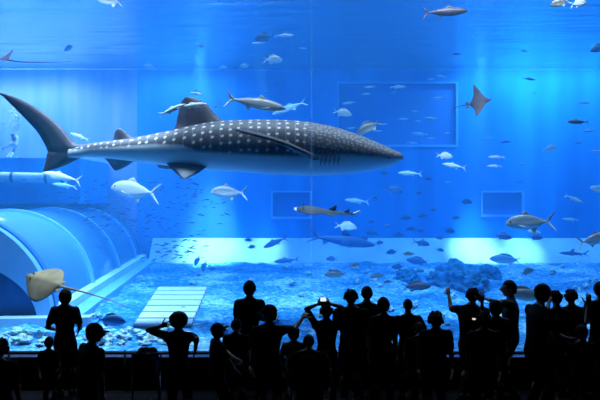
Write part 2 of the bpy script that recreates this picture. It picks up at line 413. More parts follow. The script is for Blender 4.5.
nt.links.new(vo2.outputs['Distance'], rs2.inputs[0])
hm = N(nt, 'ShaderNodeMix', data_type='RGBA'); nt.links.new(ath.outputs['Fac'], hm.inputs[0]); nt.links.new(mxp.outputs[0], hm.inputs[6]); nt.links.new(rs2.outputs[0], hm.inputs[7])
dk = N(nt, 'ShaderNodeMix', data_type='RGBA'); dk.inputs[6].default_value = (0.055, 0.053, 0.080, 1); dk.inputs[7].default_value = (0.56, 0.57, 0.58, 1)
nt.links.new(hm.outputs[2], dk.inputs[0])
no = N(nt, 'ShaderNodeTexNoise'); no.inputs['Scale'].default_value = 9; no.inputs['Detail'].default_value = 5
tc = N(nt, 'ShaderNodeTexCoord'); nt.links.new(tc.outputs['Object'], no.inputs['Vector'])
rb = N(nt, 'ShaderNodeValToRGB'); rb.color_ramp.elements[0].position = 0.44; rb.color_ramp.elements[1].position = 0.56
rb.color_ramp.elements[0].color = (0, 0, 0, 1); rb.color_ramp.elements[1].color = (1, 1, 1, 1)
nt.links.new(bt.outputs['Fac'], rb.inputs[0])
bl = N(nt, 'ShaderNodeMix', data_type='RGBA'); bl.inputs[6].default_value = (0.66, 0.74, 0.84, 1)
nt.links.new(rb.outputs[0], bl.inputs[0]); nt.links.new(dk.outputs[2], bl.inputs[7]); nt.links.new(bl.outputs[2], p.inputs['Base Color'])
bp = N(nt, 'ShaderNodeBump'); bp.inputs['Strength'].default_value = 0.15; bp.inputs['Distance'].default_value = 0.02
nt.links.new(no.outputs[0], bp.inputs['Height']); nt.links.new(bp.outputs[0], p.inputs['Normal'])
M_shark = m
M_fin = mat('shark_fin', (0.038, 0.030, 0.052), 0.6, vary=0.35, scale=7, bump=0.1)
M_finpale = mat('shark_fin_underside', (0.20, 0.24, 0.32), 0.6, vary=0.3, scale=7)
M_black = mat('pupil_black', (0.01, 0.01, 0.012), 0.2)
M_slit = mat('gill_dark', (0.06, 0.06, 0.09), 0.8)

rows = smooth_tab(prof, 150)
NA = 44
bm = BM(); lay = bm.verts.layers.float_vector.new('spot_uv'); layb = bm.verts.layers.float.new('back'); lay2 = bm.verts.layers.float_vector.new('head_uv'); layh = bm.verts.layers.float.new('head')
U = 0.0; px_prev = rows[0][0]
rings = []
def zpx(y): return CAMZ-(y-200)/F*DS
for (x, t, b, hw) in rows:
    su = 0.185; sv = 0.155
    if x < 120: su = 0.14; sv = 0.11
    U += (x-px_prev)/F*DS/su; px_prev = x
    zc = (zpx(t)+zpx(b))/2; hh = (zpx(t)-zpx(b))/2
    bz = zpx(interp(bound, x)[0])
    ring = []
    yaw = 0.35*((max(0, 240-x))/240)**2*0.8          # the tail swings a little away
    for a in range(NA):
        th = 2*math.pi*a/NA
        cy, cz = math.cos(th), math.sin(th)
        e = 0.85
        yy = hw*math.copysign(abs(cy)**e, cy); zz = hh*math.copysign(abs(cz)**(0.95), cz)
        # wide flat back ridge toward the head
        P = Vector(((x-300)/F*DS, DS+yy+yaw, zc+zz))-SHB
        v = bm.verts.new(P)
        arcv = (abs(th if th <= math.pi else th-2*math.pi) - math.pi/2)*(hh+hw)/2
        arcv = abs(math.pi/2-(th % (2*math.pi)))
        arcv = min(arcv, 2*math.pi-arcv)*(hh*0.5+hw*0.5)
        v[lay] = (U, arcv/sv, 0); v[lay2] = ((x-60)/F*DS/0.085, arcv/0.08, 0); v[layh] = min(1, max(0, (x-300)/14))
        v[layb] = 0.5 + (P.z+SHB.z-bz)*1.6
        ring.append(v)
    rings.append(ring)
for A, B in zip(rings, rings[1:]):
    for i in range(NA):
        j = (i+1) % NA
        bm.faces.new((A[i], A[j], B[j], B[i]))
bm.faces.new(rings[0][::-1]); bm.faces.new(rings[-1])
obj('body', bm, M_shark, shark, True)

def strip_fin(lead, trail, th, sub=4):
    """fin with a lens section between two edges (lists of Vectors root -> tip); th = half thickness at the root"""
    def res(pts):
        n = len(pts); outp = []
        for i in range(n-1):
            p0, p1, p2, p3 = pts[max(i-1, 0)], pts[i], pts[i+1], pts[min(i+2, n-1)]
            for k in range(sub):
                t = k/sub
                outp.append(0.5*((2*p1)+(p2-p0)*t+(2*p0-5*p1+4*p2-p3)*t*t+(3*p1-p0-3*p2+p3)*t**3))
        outp.append(pts[-1]); return outp
    lead, trail = res(lead), res(trail)
    bm = BM(); rg = []
    n = len(lead)
    for i in range(n):
        a, b = lead[i], trail[i]
        ch = (b-a); sp = (lead[min(i+1, n-1)]-lead[max(i-1, 0)])
        nr = ch.cross(sp)
        if nr.length < 1e-9: nr = Vector((0, 1, 0))
        nr.normalize()
        if i and nr.dot(last) < 0: nr = -nr
        last = nr
        h = th*(1-0.85*i/(n-1))
        rg.append([a, a+ch*0.12+nr*h*0.8, a+ch*0.35+nr*h, a+ch*0.7+nr*h*0.55, b, a+ch*0.7-nr*h*0.55, a+ch*0.35-nr*h, a+ch*0.12-nr*h*0.8])
    loft(bm, rg)
    return bm
def pv(lst, D): return [pt(q[0], q[1], q[2] if len(q) > 2 else D)-SHB for q in lst]
DT = DS+0.26
bm = strip_fin(pv([(88,143.5),(77,144),(69,136),(59,124.5),(40,110),(20,99),(6,94),(-1,92.5)], DT), pv([(70,158),(50,153),(46,147),(38,133),(26,119.5),(12,105.5),(4,97.5),(-1,94)], DT), 0.075)
tf = obj('tail_fin', bm, M_fin, shark, True)
bm = strip_fin(pv([(84,156.5),(74,161),(66,165),(58,168),(50,170.3),(43.5,171.5)], DT), pv([(56,149),(48,152),(46.5,157),(45.5,162),(44.3,167),(43,171)], DT), 0.06)
obj('lower_lobe', bm, M_fin, tf, True)
obj('dorsal_fin', strip_fin(pv([(228,123),(218,116.5),(211,109),(206,103.5),(199,99.5),(191,97),(186,97)], DS), pv([(172,130),(175.5,126),(177.5,117),(179,111),(180.5,105),(182.5,100),(185,97.3)], DS), 0.10), M_fin, shark, True)
obj('second_dorsal_fin', strip_fin(pv([(135,139),(129,135.5),(125.5,132),(122,129.3),(119,128.6)], DS+0.1), pv([(112,142),(113.5,138),(114.2,135),(115,131.5),(117.5,128.8)], DS+0.1), 0.04), M_fin, shark, True)
obj('anal_fin', strip_fin(pv([(136,160),(128,165.5),(121,169),(116,170.8)], DS+0.1), pv([(103,157),(108,162),(111.5,167),(114.5,170.5)], DS+0.1), 0.04), M_finpale, shark, True)
obj('pelvic_fin', strip_fin(pv([(208,166,14.0),(199,172.5,13.85),(191,176.5,13.75),(184,179.3,13.7)], DS), pv([(166,163,14.0),(171,168.5,13.9),(177,174,13.8),(183,179,13.72)], DS), 0.05), M_finpale, shark, True)
obj('pelvic_fin', strip_fin(pv([(194,165,14.4),(182,167.5,14.55),(170,169,14.7),(160,168,14.8)], DS), pv([(164,162,14.4),(158,163.5,14.55),(157,165,14.7),(158,167,14.8)], DS), 0.05), M_fin, shark, True)
ld = [(322,160,13.72),(306,153.3,13.35),(288,145.5,13.1),(266,138.5,12.9),(246,133.5,12.8),(236,130.5,12.75)]
tr_ = [(284,148,13.85),(277,140.5,13.6),(266,134.8,13.35),(252,130.8,13.1),(241,128.8,12.9),(235,128.6,12.77)]
obj('pectoral_fin', strip_fin(pv(ld, DS), pv(tr_, DS), 0.07), M_fin, shark, True)
def mir(l): return [Vector((q.x, 2*(DS-SHB.y)-q.y, q.z-0.25)) for q in pv(l, DS)]
obj('pectoral_fin', strip_fin(mir(ld), mir(tr_), 0.07), M_fin, shark, True)
for sgn in (-1, 1):
    bm = BM(); bmesh.ops.create_uvsphere(bm, u_segments=12, v_segments=8, radius=0.045)
    c = pt(386, 158, DS)-SHB; bmesh.ops.translate(bm, verts=bm.verts[:], vec=(c.x, sgn*0.445, c.z))
    obj('eye', bm, M_black, shark, True)
    for k in range(5):
        gx = 322+k*4.2
        hw = 0.57
        P = [Vector((pt(gx-0.6*q, 0, DS).x-SHB.x, sgn*(hw-0.008-0.05*((q-2)/2.0)**2), zpx(150+q*4.2)-SHB.z)) for q in range(5)]
        bm = BM(); tube(bm, P, [0.004, 0.012, 0.014, 0.012, 0.004], 6); obj('gill_slit', bm, M_slit, shark, True)
bm = BM()
mp_ = []
for k in range(13):
    a = math.pi*(k/12-0.5)
    mp_.append(Vector((pt(396.5+5.8*math.cos(a), 0, DS).x-SHB.x, 0.335*math.sin(a), zpx(159.3)-SHB.z)))
tube(bm, mp_, 0.014, 6); obj('mouth', bm, M_slit, shark, True)
# ============================================================ FISH
def fish_skin(name, back, side, belly, rough=0.35, zb=0.06, zs=-0.02, metallic=0.0, spots=None):
    """back / flank / belly bands along the fish's own height, with scale speckle"""
    m, nt, out = new_mat(name)
    p = N(nt, 'ShaderNodeBsdfPrincipled'); p.inputs['Roughness'].default_value = rough; p.inputs['Metallic'].default_value = metallic
    nt.links.new(p.outputs[0], out.inputs[0])
    tc = N(nt, 'ShaderNodeTexCoord'); sp = N(nt, 'ShaderNodeSeparateXYZ'); nt.links.new(tc.outputs['Object'], sp.inputs[0])
    no = N(nt, 'ShaderNodeTexNoise'); no.inputs['Scale'].default_value = 14; no.inputs['Detail'].default_value = 4
    nt.links.new(tc.outputs['Object'], no.inputs['Vector'])
    ma = N(nt, 'ShaderNodeMath', operation='MULTIPLY_ADD'); ma.inputs[1].default_value = 0.03; nt.links.new(no.outputs[0], ma.inputs[0]); nt.links.new(sp.outputs[2], ma.inputs[2])
    mr = N(nt, 'ShaderNodeMapRange'); mr.inputs[1].default_value = -0.15; mr.inputs[2].default_value = 0.15; nt.links.new(ma.outputs[0], mr.inputs[0])
    r = N(nt, 'ShaderNodeValToRGB'); cr = r.color_ramp
    cr.elements[0].position = max(0.02, (zs-0.05+0.15)/0.3); cr.elements[0].color = (*belly, 1)
    cr.elements[1].position = min(0.98, (zb+0.02+0.15)/0.3); cr.elements[1].color = (*back, 1)
    e = cr.elements.new((zs+0.15)/0.3); e.color = (*side, 1)
    nt.links.new(mr.outputs[0], r.inputs[0]); nt.links.new(r.outputs[0], p.inputs['Base Color'])
    return m
FM = {
 'silver': fish_skin('silver_scales', (0.16, 0.20, 0.26), (0.62, 0.66, 0.70), (0.85, 0.87, 0.88), 0.3),
 'white': fish_skin('white_scales', (0.55, 0.62, 0.68), (0.85, 0.88, 0.90), (0.92, 0.93, 0.93), 0.4),
 'brown': fish_skin('brown_grey_scales', (0.07, 0.07, 0.07), (0.22, 0.21, 0.19), (0.45, 0.45, 0.42), 0.4, 0.03, -0.03),
 'blue': fish_skin('steel_blue_scales', (0.006, 0.085, 0.30), (0.010, 0.12, 0.42), (0.04, 0.22, 0.55), 0.6),
 'deep': fish_skin('deep_blue_scales', (0.003, 0.04, 0.16), (0.006, 0.06, 0.24), (0.02, 0.14, 0.4), 0.6),
 'purple': fish_skin('plum_scales', (0.025, 0.006, 0.018), (0.045, 0.012, 0.028), (0.11, 0.06, 0.09), 0.5),
 'pale': fish_skin('pale_blue_scales', (0.16, 0.40, 0.66), (0.42, 0.66, 0.85), (0.65, 0.82, 0.92), 0.5),
}
M_eye = mat('fish_eye', (0.01, 0.012, 0.02), 0.15)
# kinds: table of (x, top, bottom, half width), unit length, nose at +x
KIND = {
 'trevally': dict(prof=[(-0.36,0.016,-0.016,0.012),(-0.30,0.030,-0.028,0.020),(-0.15,0.105,-0.10,0.045),(0.05,0.165,-0.145,0.068),(0.22,0.17,-0.135,0.076),(0.36,0.135,-0.10,0.068),(0.45,0.075,-0.065,0.048),(0.49,0.025,-0.035,0.02)],
    dorsal=([(0.20,0.16),(0.10,0.235),(0.06,0.245)],[(-0.28,0.02),(-0.02,0.16),(0.04,0.235)]), anal=([(0.02,-0.13),(-0.06,-0.21),(-0.09,-0.22)],[(-0.28,-0.02),(-0.14,-0.13),(-0.10,-0.215)]), fork=0.20, forkx=-0.50, pec=0.20, eye=(0.40,0.035,0.022)),
 'tuna': dict(prof=[(-0.40,0.010,-0.010,0.012),(-0.34,0.018,-0.016,0.018),(-0.18,0.062,-0.058,0.045),(0.05,0.098,-0.092,0.066),(0.24,0.094,-0.085,0.066),(0.38,0.064,-0.055,0.05),(0.46,0.03,-0.028,0.028),(0.50,0.006,-0.01,0.01)],
    dorsal=([(0.18,0.09),(0.09,0.14),(0.06,0.145)],[(-0.10,0.07),(0.01,0.095),(0.05,0.14)]), anal=([(-0.06,-0.075),(-0.12,-0.125),(-0.14,-0.13)],[(-0.22,-0.04),(-0.16,-0.07),(-0.145,-0.125)]), fork=0.14, forkx=-0.50, pec=0.13, eye=(0.42,0.015,0.014)),
 'bream': dict(prof=[(-0.34,0.028,-0.028,0.012),(-0.26,0.055,-0.05,0.022),(-0.10,0.15,-0.13,0.05),(0.08,0.20,-0.165,0.068),(0.26,0.19,-0.14,0.07),(0.40,0.11,-0.09,0.055),(0.49,0.02,-0.03,0.02)],
    dorsal=([(0.24,0.19),(0.10,0.255),(-0.10,0.22)],[(-0.26,0.05),(-0.20,0.12),(-0.14,0.20)]), anal=([(-0.02,-0.14),(-0.12,-0.21),(-0.16,-0.20)],[(-0.27,-0.05),(-0.22,-0.11),(-0.18,-0.18)]), fork=0.15, forkx=-0.50, pec=0.16, eye=(0.38,0.05,0.025)),
 'slim': dict(prof=[(-0.38,0.014,-0.014,0.010),(-0.28,0.032,-0.030,0.02),(-0.05,0.075,-0.07,0.042),(0.18,0.085,-0.08,0.05),(0.36,0.06,-0.055,0.042),(0.49,0.012,-0.015,0.012)],
    dorsal=([(0.10,0.075),(0.0,0.12),(-0.06,0.12)],[(-0.22,0.045),(-0.12,0.07),(-0.08,0.11)]), anal=([(-0.05,-0.07),(-0.12,-0.11),(-0.15,-0.11)],[(-0.26,-0.03),(-0.2,-0.05),(-0.17,-0.10)]), fork=0.10, forkx=-0.50, pec=0.10, eye=(0.40,0.02,0.014)),
 'grouper': dict(prof=[(-0.36,0.05,-0.05,0.02),(-0.24,0.085,-0.08,0.045),(-0.05,0.14,-0.13,0.085),(0.15,0.16,-0.14,0.10),(0.32,0.13,-0.11,0.095),(0.44,0.07,-0.06,0.07),(0.50,0.015,-0.02,0.03)],
    dorsal=([(0.22,0.15),(0.08,0.215),(-0.12,0.19)],[(-0.30,0.07),(-0.24,0.12),(-0.18,0.17)]), anal=([(-0.08,-0.125),(-0.16,-0.18),(-0.20,-0.17)],[(-0.30,-0.07),(-0.26,-0.11),(-0.23,-0.15)]), fork=0.11, forkx=-0.50, pec=0.13, eye=(0.40,0.05,0.018)),
 'shark': dict(prof=[(-0.36,0.012,-0.012,0.010),(-0.26,0.026,-0.024,0.02),(-0.08,0.055,-0.055,0.045),(0.12,0.075,-0.07,0.062),(0.28,0.065,-0.06,0.06),(0.40,0.042,-0.04,0.045),(0.48,0.016,-0.016,0.022),(0.50,0.004,-0.004,0.008)],
    dorsal=([(0.14,0.07),(0.05,0.155),(0.01,0.17)],[(0.0,0.07),(-0.01,0.11),(0.0,0.165)]), anal=([(-0.18,-0.04),(-0.23,-0.075),(-0.25,-0.08)],[(-0.26,-0.02),(-0.26,-0.04),(-0.26,-0.075)]), fork=0.15, forkx=-0.50, pec=0.22, eye=(0.43,0.01,0.008), shark=True),
}
def v2(l, y=0.0): return [Vector((a, y, b)) for a, b in l]
FISH_MESH = {}
def fish_parts(kind, skin):
    key = (kind, skin)
    if key in FISH_MESH: return FISH_MESH[key]
    k = KIND[kind]; ms = FM[skin]; P = []
    rows = smooth_tab(k['prof'], 22); n = 14; bm = BM(); rg = []
    for x, t, b, hw in rows:
        zc, hh = (t+b)/2, max(0.002, (t-b)/2); hw = max(0.002, hw)
        rg.append([Vector((x, hw*math.cos(2*math.pi*a/n), zc+hh*math.sin(2*math.pi*a/n))) for a in range(n)])
    loft(bm, rg)
    def add(name, bm, mm):
        o = obj(name, bm, mm, None, True); me = o.data; bpy.data.objects.remove(o); P.append((name, me))
    add('body', bm, ms)
    fx = k['forkx']; fk = k['fork']; tx = k['prof'][0][0]
    lo = 0.62 if k.get('shark') else 1.0
    bm = strip_fin(v2([(tx+0.05,0.012),(tx-0.02,fk*0.45),(fx+0.01,fk*0.95),(fx-0.02,fk*1.05)]), v2([(tx-0.02,-0.012),(tx-0.05,fk*0.25),(fx+0.01,fk*0.75),(fx-0.02,fk*1.03)]), 0.012, 2)
    b2 = strip_fin(v2([(tx+0.05,-0.012),(tx-0.02,-fk*0.45*lo),(fx+0.01,-fk*0.95*lo),(fx-0.02,-fk*1.05*lo)]), v2([(tx-0.02,0.012),(tx-0.05,-fk*0.25*lo),(fx+0.01,-fk*0.75*lo),(fx-0.02,-fk*1.03*lo)]), 0.012, 2)
    me2 = bpy.data.meshes.new('t'); b2.to_mesh(me2); b2.free(); bm.from_mesh(me2); bpy.data.meshes.remove(me2)
    add('tail_fin', bm, ms)
    add('dorsal_fin', strip_fin(v2(k['dorsal'][0]), v2(k['dorsal'][1]), 0.010, 2), ms)
    add('anal_fin', strip_fin(v2(k['anal'][0]), v2(k['anal'][1]), 0.010, 2), ms)
    pl = k['pec']; r0 = interp(k['prof'], 0.24); 
    for s in (-1, 1):
        w0 = r0[2]*0.9*s; z0 = r0[1]*0.35
        L = [Vector((0.25, w0, z0+0.01)), Vector((0.25-pl*0.5, w0+s*pl*0.25, z0-0.02)), Vector((0.25-pl, w0+s*pl*0.45, z0-pl*0.25))]
        T = [Vector((0.20, w0, z0-0.03)), Vector((0.22-pl*0.5, w0+s*pl*0.22, z0-0.05)), Vector((0.25-pl*1.0, w0+s*pl*0.42, z0-pl*0.28))]
        add('pectoral_fin', strip_fin(L, T, 0.008, 2), ms)
    ex, ez, er = k['eye']; ew = interp(k['prof'], ex)[2]
    for s in (-1, 1):
        bm = BM(); bmesh.ops.create_uvsphere(bm, u_segments=8, v_segments=6, radius=er)
        bmesh.ops.translate(bm, verts=bm.verts[:], vec=(ex, s*(ew-er*0.45), ez)); add('eye', bm, M_eye)
    # one merged mesh for fish too small to show parts
    bm = BM()
    for nme, me in P:
        if nme != 'eye': bm.from_mesh(me)
    whole = bpy.data.meshes.new(kind); bm.to_mesh(whole); bm.free(); whole.materials.append(ms)
    for q in whole.polygons: q.use_smooth = True
    FISH_MESH[key] = (P, whole)
    return FISH_MESH[key]
def orient(o, hx, hy, tx, ty, D, yaw=0.0, roll=0.0, D2=None):
    """nose at pixel (hx,hy) and tail at (tx,ty), about D metres away; yaw turns the fish toward / away from the glass"""
    a, b = pt(hx, hy, D), pt(tx, ty, D2 or D)
    d = a-b; L = d.length
    if D2 is None and yaw:
        # keep the seen length while the body turns
        d = Vector((d.x, abs(d.x)*math.tan(math.radians(yaw)), d.z)); L = d.length
    q = d.to_track_quat('X', 'Z')
    o.rotation_mode = 'QUATERNION'
    o.rotation_quaternion = q @ Quaternion((1, 0, 0), math.radians(roll))
    o.location = (a+b)/2; o.scale = (L, L, L)
def fish(name, label, kind, skin, h, t, D, yaw=0, roll=0, cat='fish', group=None, parts=True):
    P, whole = fish_parts(kind, skin)
    if parts:
        r = empty(name, (0, 0, 0), (0, 0, 0), label, cat, group)
        for nme, me in P:
            c = bpy.data.objects.new(nme, me); COL.objects.link(c); c.parent = r
    else:
        r = bpy.data.objects.new(name, whole); COL.objects.link(r); tag(r, label, cat, group)
    orient(r, h[0], h[1], t[0], t[1], D, yaw, roll)
    return r

big = [
 # name, label, kind, skin, head px, tail px, distance, yaw
 ('trevally', 'large silver trevally swimming left just below the small right-hand back window', 'trevally', 'silver', (506,224), (554,221), 15.0, 8),
 ('trevally', 'big whitish trevally under the rear half of the whale shark, level with its tail tip', 'trevally', 'white', (110,187), (160,194), 16.0, 10),
 ('trevally', 'silver blue-backed trevally below the middle of the whale shark', 'trevally', 'silver', (211,192), (247,193), 17.0, -12),
 ('trevally', 'white fish half hidden behind the lower lobe of the whale shark tail', 'tuna', 'white', (42,173), (81,181), 17.0, 0),
 ('amberjack', 'grey-brown slender fish swimming right just above the whale shark back', 'tuna', 'brown', (286,109), (226,98), 15.3, 0),
 ('pale_fish', 'pale blue fish crossing behind the nose of the grey-brown fish above the whale shark', 'slim', 'pale', (272,114), (306,102), 18.0, 10),
 ('rainbow_runner', 'plum-coloured long fish with pale tail high up near the water surface', 'tuna', 'purple', (468,11), (423,13), 15.5, 0),
 ('round_fish', 'plump whitish fish above the whale shark head, at the left edge of the large window', 'bream', 'white', (352,115), (333,111), 19.0, 15),
 ('brown_fish', 'brownish grey fish diving left above the whale shark snout', 'bream', 'brown', (357,134), (381,121), 18.0, 0),
 ('surgeonfish', 'brown and white fish cut by the top of the picture, left one of the two', 'bream', 'brown', (550,5), (570,1), 15.0, 10),
 ('surgeonfish', 'pale cream fish cut by the top of the picture, right one of the two', 'bream', 'white', (588,1), (569,6), 15.2, 20),
 ('blue_fish', 'dark blue fish cut by the right edge below the water surface', 'bream', 'blue', (590,51), (610,45), 16.0, 0),
 ('top_fish', 'white-bellied dark fish cut by the top of the picture above the whale shark tail', 'bream', 'silver', (97,0), (123,3), 16.0, 0),
 ('small_grouper', 'small dark blue fish hanging alone against the bright upper left wall', 'bream', 'blue', (63,50), (75,46), 21.0, 30),
 ('tail_fish', 'pale fish just right of the upper lobe of the whale shark tail', 'slim', 'white', (70,133), (89,140), 18.0, 0),
 ('low_fish', 'thin pale fish under the whale shark tail, below the half hidden white fish', 'slim', 'pale', (52,184), (77,187), 18.0, 0),
 ('blue_shark', 'dark blue shark silhouette swimming right low over the rubble in mid tank', 'shark', 'blue', (377,246), (306,235), 21.0, 20),
 ('white_fish', 'white fish between the grey guitarfish and the dark blue shark silhouette', 'bream', 'white', (357,228), (335,225), 20.0, 0),
 ('kawakawa', 'blue tuna with raised tail, upper one of two in front of the pale footing', 'tuna', 'blue', (263,248), (287,237), 20.0, 30),
 ('kawakawa', 'blue tuna with raised tail, lower one of two in front of the pale footing', 'tuna', 'blue', (274,262), (299,259), 20.0, 10),
 ('edge_trevally', 'silver fish with dark tail leaving through the right edge over the footing', 'trevally', 'silver', (611,236), (577,243), 15.0, 0),
 ('faint_shark', 'faint blue shark low over the footing near the right edge', 'shark', 'blue', (560,253), (588,254), 25.0, 10),
 ('giant_grouper', 'large oval blue-grey grouper in front of the brightest spot of the right footing', 'grouper', 'pale', (491,259), (519,260), 24.0, 20),
 ('brown_grouper', 'brown round fish above the rubble right of the oval grouper', 'bream', 'brown', (535,270), (519,274), 21.0, 20),
 ('blue_trevally', 'dark blue deep-bodied fish in front of the footing below the whale shark snout', 'trevally', 'blue', (430,245), (412,241), 20.0, 10),
 ('blue_grouper', 'blue grouper hovering at the left flank of the dark rock mound', 'grouper', 'blue', (407,260), (428,262), 21.0, 20),
 ('dusky_grouper', 'dusky grouper in mid tank above the two tall heads side by side', 'grouper', 'brown', (324,275), (347,274), 20.0, 0),
 ('dusky_grouper', 'dusky grouper above the rubble over the small slim head', 'grouper', 'brown', (370,277), (385,275), 20.0, 0),
 ('plum_grouper', 'long plum-brown grouper low over the rubble left of the pointing arm', 'grouper', 'purple', (431,286), (403,287), 19.0, 0),
 ('round_grouper', 'dark rounded grouper over the light rubble beside the white floor panels', 'bream', 'blue', (126,322), (95,319), 12.9, 0),
 ('panel_fish', 'small blue-grey fish resting over the white floor panels', 'grouper', 'pale', (176,310), (191,309), 16.5, 0),
 ('grey_grouper', 'grey long fish low behind the heads of the crowd on the right', 'grouper', 'brown', (542,297), (500,292), 15.0, 0),
 ('window_fish', 'outlined pale fish right of the grey guitarfish and below the whale shark chin', 'tuna', 'pale', (345,200), (369,202), 20.0, 0),
 ('chin_fish', 'dusky blue fish under the tip of the whale shark snout', 'bream', 'blue', (403,192), (384,188), 19.0, 20),
 ('side_fish', 'pale blue fish tilting down near the right edge, level with the small right window', 'tuna', 'pale', (583,203), (565,195), 18.0, 0),
 ('side_fish', 'thin pale fish just right of the big silver trevally', 'slim', 'pale', (562,219), (579,220), 19.0, 0),
 ('plum_fish', 'small plum-coloured fish near the right edge between pale fish', 'tuna', 'purple', (567,122), (589,122), 18.0, 0),
 ('edge_fish', 'pale fish cut by the right edge, level with the small right window', 'trevally', 'pale', (590,188), (612,193), 18.0, 0),
 ('upper_fish', 'white fish high above the front fins of the whale shark', 'bream', 'white', (282,59), (263,61), 20.0, 30),
 ('upper_fish', 'pinkish pale fish right one of the loose trio high above the whale shark', 'slim', 'white', (294,35), (275,36), 20.0, 10),
 ('upper_fish', 'steel blue fish left one of the loose trio high above the whale shark', 'bream', 'blue', (254,39), (275,36), 20.0, 10),
 ('upper_fish', 'small white fish lowest of the loose trio high above the whale shark', 'slim', 'white', (252,43), (266,43), 20.0, 10),
 ('bright_fish', 'white slim fish, upper of two close together above the small right window', 'slim', 'white', (488,157), (505,157), 19.0, 0),
 ('bright_fish', 'white slim fish, lower of two close together above the small right window', 'slim', 'white', (487,166), (502,166), 19.0, 0),
 ('pale_jack', 'pale fish above the small right window toward the right edge', 'bream', 'pale', (557,147), (542,150), 19.0, 0),
 ('pale_jack', 'whitish fish just right of the whale shark snout', 'bream', 'white', (453,157), (436,155), 18.0, 10),
 ('pale_jack', 'long whitish fish right of and below the whale shark snout', 'tuna', 'white', (442,164), (466,168), 18.0, 0),
 ('pale_jack', 'pale fish with curved back below and right of the whale shark snout', 'tuna', 'pale', (398,173), (422,174), 18.0, 0),
 ('under_fish', 'small white fish directly beneath the big silver trevally', 'bream', 'white', (528,231), (541,232), 17.0, 0),
 ('blue_fish', 'blue fish left of and below the big silver trevally', 'bream', 'blue', (512,238), (494,235), 18.0, 0),
 ('blue_fish', 'blue fish in the shade right below the big silver trevally', 'bream', 'blue', (543,238), (528,237), 19.0, 0),
 ('diver_fish', 'small blue fish seen head on, left of two hanging over the bright left footing', 'bream', 'blue', (195,266), (200,255), 19.0, 0),
 ('diver_fish', 'small blue fish seen head on, right of two hanging over the bright left footing', 'bream', 'blue', (203,272), (206,260), 19.0, 0),
]
for (nm, lb, kd, sk, h, t, D, yw) in big:
    fish(nm, lb, kd, sk, h, t, D, yw)

# small fish that nothing tells apart, loose groups
def scatter(name, label, group, kind, skin, pts_, rng):
    for (x, y, L) in pts_:
        s = rng.choice((-1, 1)); sl = rng.uniform(-0.2, 0.2)
        fish(name, label, kind, skin, (x+s*L/2, y+sl*L/2), (x-s*L/2, y-sl*L/2), rng.uniform(19, 26), rng.uniform(-25, 25), 0, 'fish', group, parts=False)
rg_ = random.Random(3)
scatter('small_pale_fish', 'small pale fish drifting in front of the large back window', 'pale fish before the large window', 'slim', 'pale',
    [(370,87,12),(398,87,16),(366,94,10),(437,98,12),(415,111,7),(418,121,7),(431,118,12),(403,119,12),(384,124,8),(432,138,9),(420,134,16),(378,131,9),(412,143,12),(349,103,14),(394,92,5),(352,128,9),(447,133,7),(350,138,10)], rg_)
scatter('small_pale_fish', 'small pale fish hovering high in the bright upper left water', 'pale fish in the upper left water', 'bream', 'pale',
    [(150,67,12),(201,46,9),(222,68,10),(245,66,10),(304,47,11),(266,91,4),(214,107,7),(195,92,10),(33,37,12),(145,26,6)], rg_)
scatter('small_pale_fish', 'small pale fish high on the right between the large window and the right edge', 'pale fish on the upper right', 'slim', 'pale',
    [(441,76,11),(431,79,8),(584,103,12),(588,131,14),(596,151,12),(489,138,9),(523,163,8),(549,160,9),(448,182,8)], rg_)
scatter('small_dark_fish', 'small dark slim fish high on the right under the water surface', 'dark slim fish on the upper right', 'slim', 'blue',
    [(457,54,11),(524,51,8),(529,79,14),(535,93,5),(505,142,12),(520,182,8),(578,143,9)], rg_)
scatter('small_blue_fish', 'small dark blue fish hovering between the whale shark snout and the footing', 'dark blue fish above the footing', 'bream', 'blue',
    [(405,218,13),(433,210,8),(422,216,11),(449,231,14),(398,235,13),(412,229,11),(363,239,11),(379,243,9),(392,252,12),(332,259,12),(398,267,14),(440,238,9),(386,226,10),(372,222,8),(420,231,9),(249,240,9),(251,247,9),(385,173,10),(345,242,8),(440,250,8),(455,218,10),(466,202,13),(236,196,7),(371,233,14),(428,179,9),(420,193,8),(374,198,8)], rg_)
scatter('small_dusky_fish', 'small dusky fish low over the rubble in mid tank', 'dusky fish over the rubble', 'grouper', 'brown',
    [(408,254,12),(355,265,12),(388,282,9),(322,283,10),(452,262,8),(446,290,14)], rg_)
# the loose school on the left: every fish its own copy
rs_ = random.Random(11)
n_sch = 0; SCH = []
while n_sch < 285:
    u = rs_.random()
    if u < 0.62: x, y = rs_.gauss(120, 45), rs_.gauss(208, 20)
    elif u < 0.86: x, y = rs_.gauss(190, 28), rs_.gauss(205, 22)
    else: x, y = rs_.gauss(170, 17), rs_.gauss(251, 7)
    if x < 15 or x > 245 or y < 176 or y > 268 or (x < 45 and y > 240): continue
    DD = rs_.uniform(16.5, 23.5); Q = pt(x, y, DD); cxt = -7.6-1.4*(DD-14.6)/14.8
    if (Q.x-cxt)**2+(Q.z-ZF)**2 < 2.65**2 or (DD > 25 and x < 95 and y < 215): continue
    n_sch += 1
    L = rs_.uniform(3.6, 7.0); s = 1 if rs_.random() < 0.3 else -1; sl = rs_.uniform(-0.35, 0.5)
    fish('school_fish', 'tiny dark blue fish of the loose school between the tunnel and the left footing', 'slim', 'deep', (x+s*L/2, y-s*sl*L/2), (x-s*L/2, y+s*sl*L/2),
         DD, rs_.uniform(-30, 30), 0, 'fish', 'loose school of tiny fish on the left', parts=False)

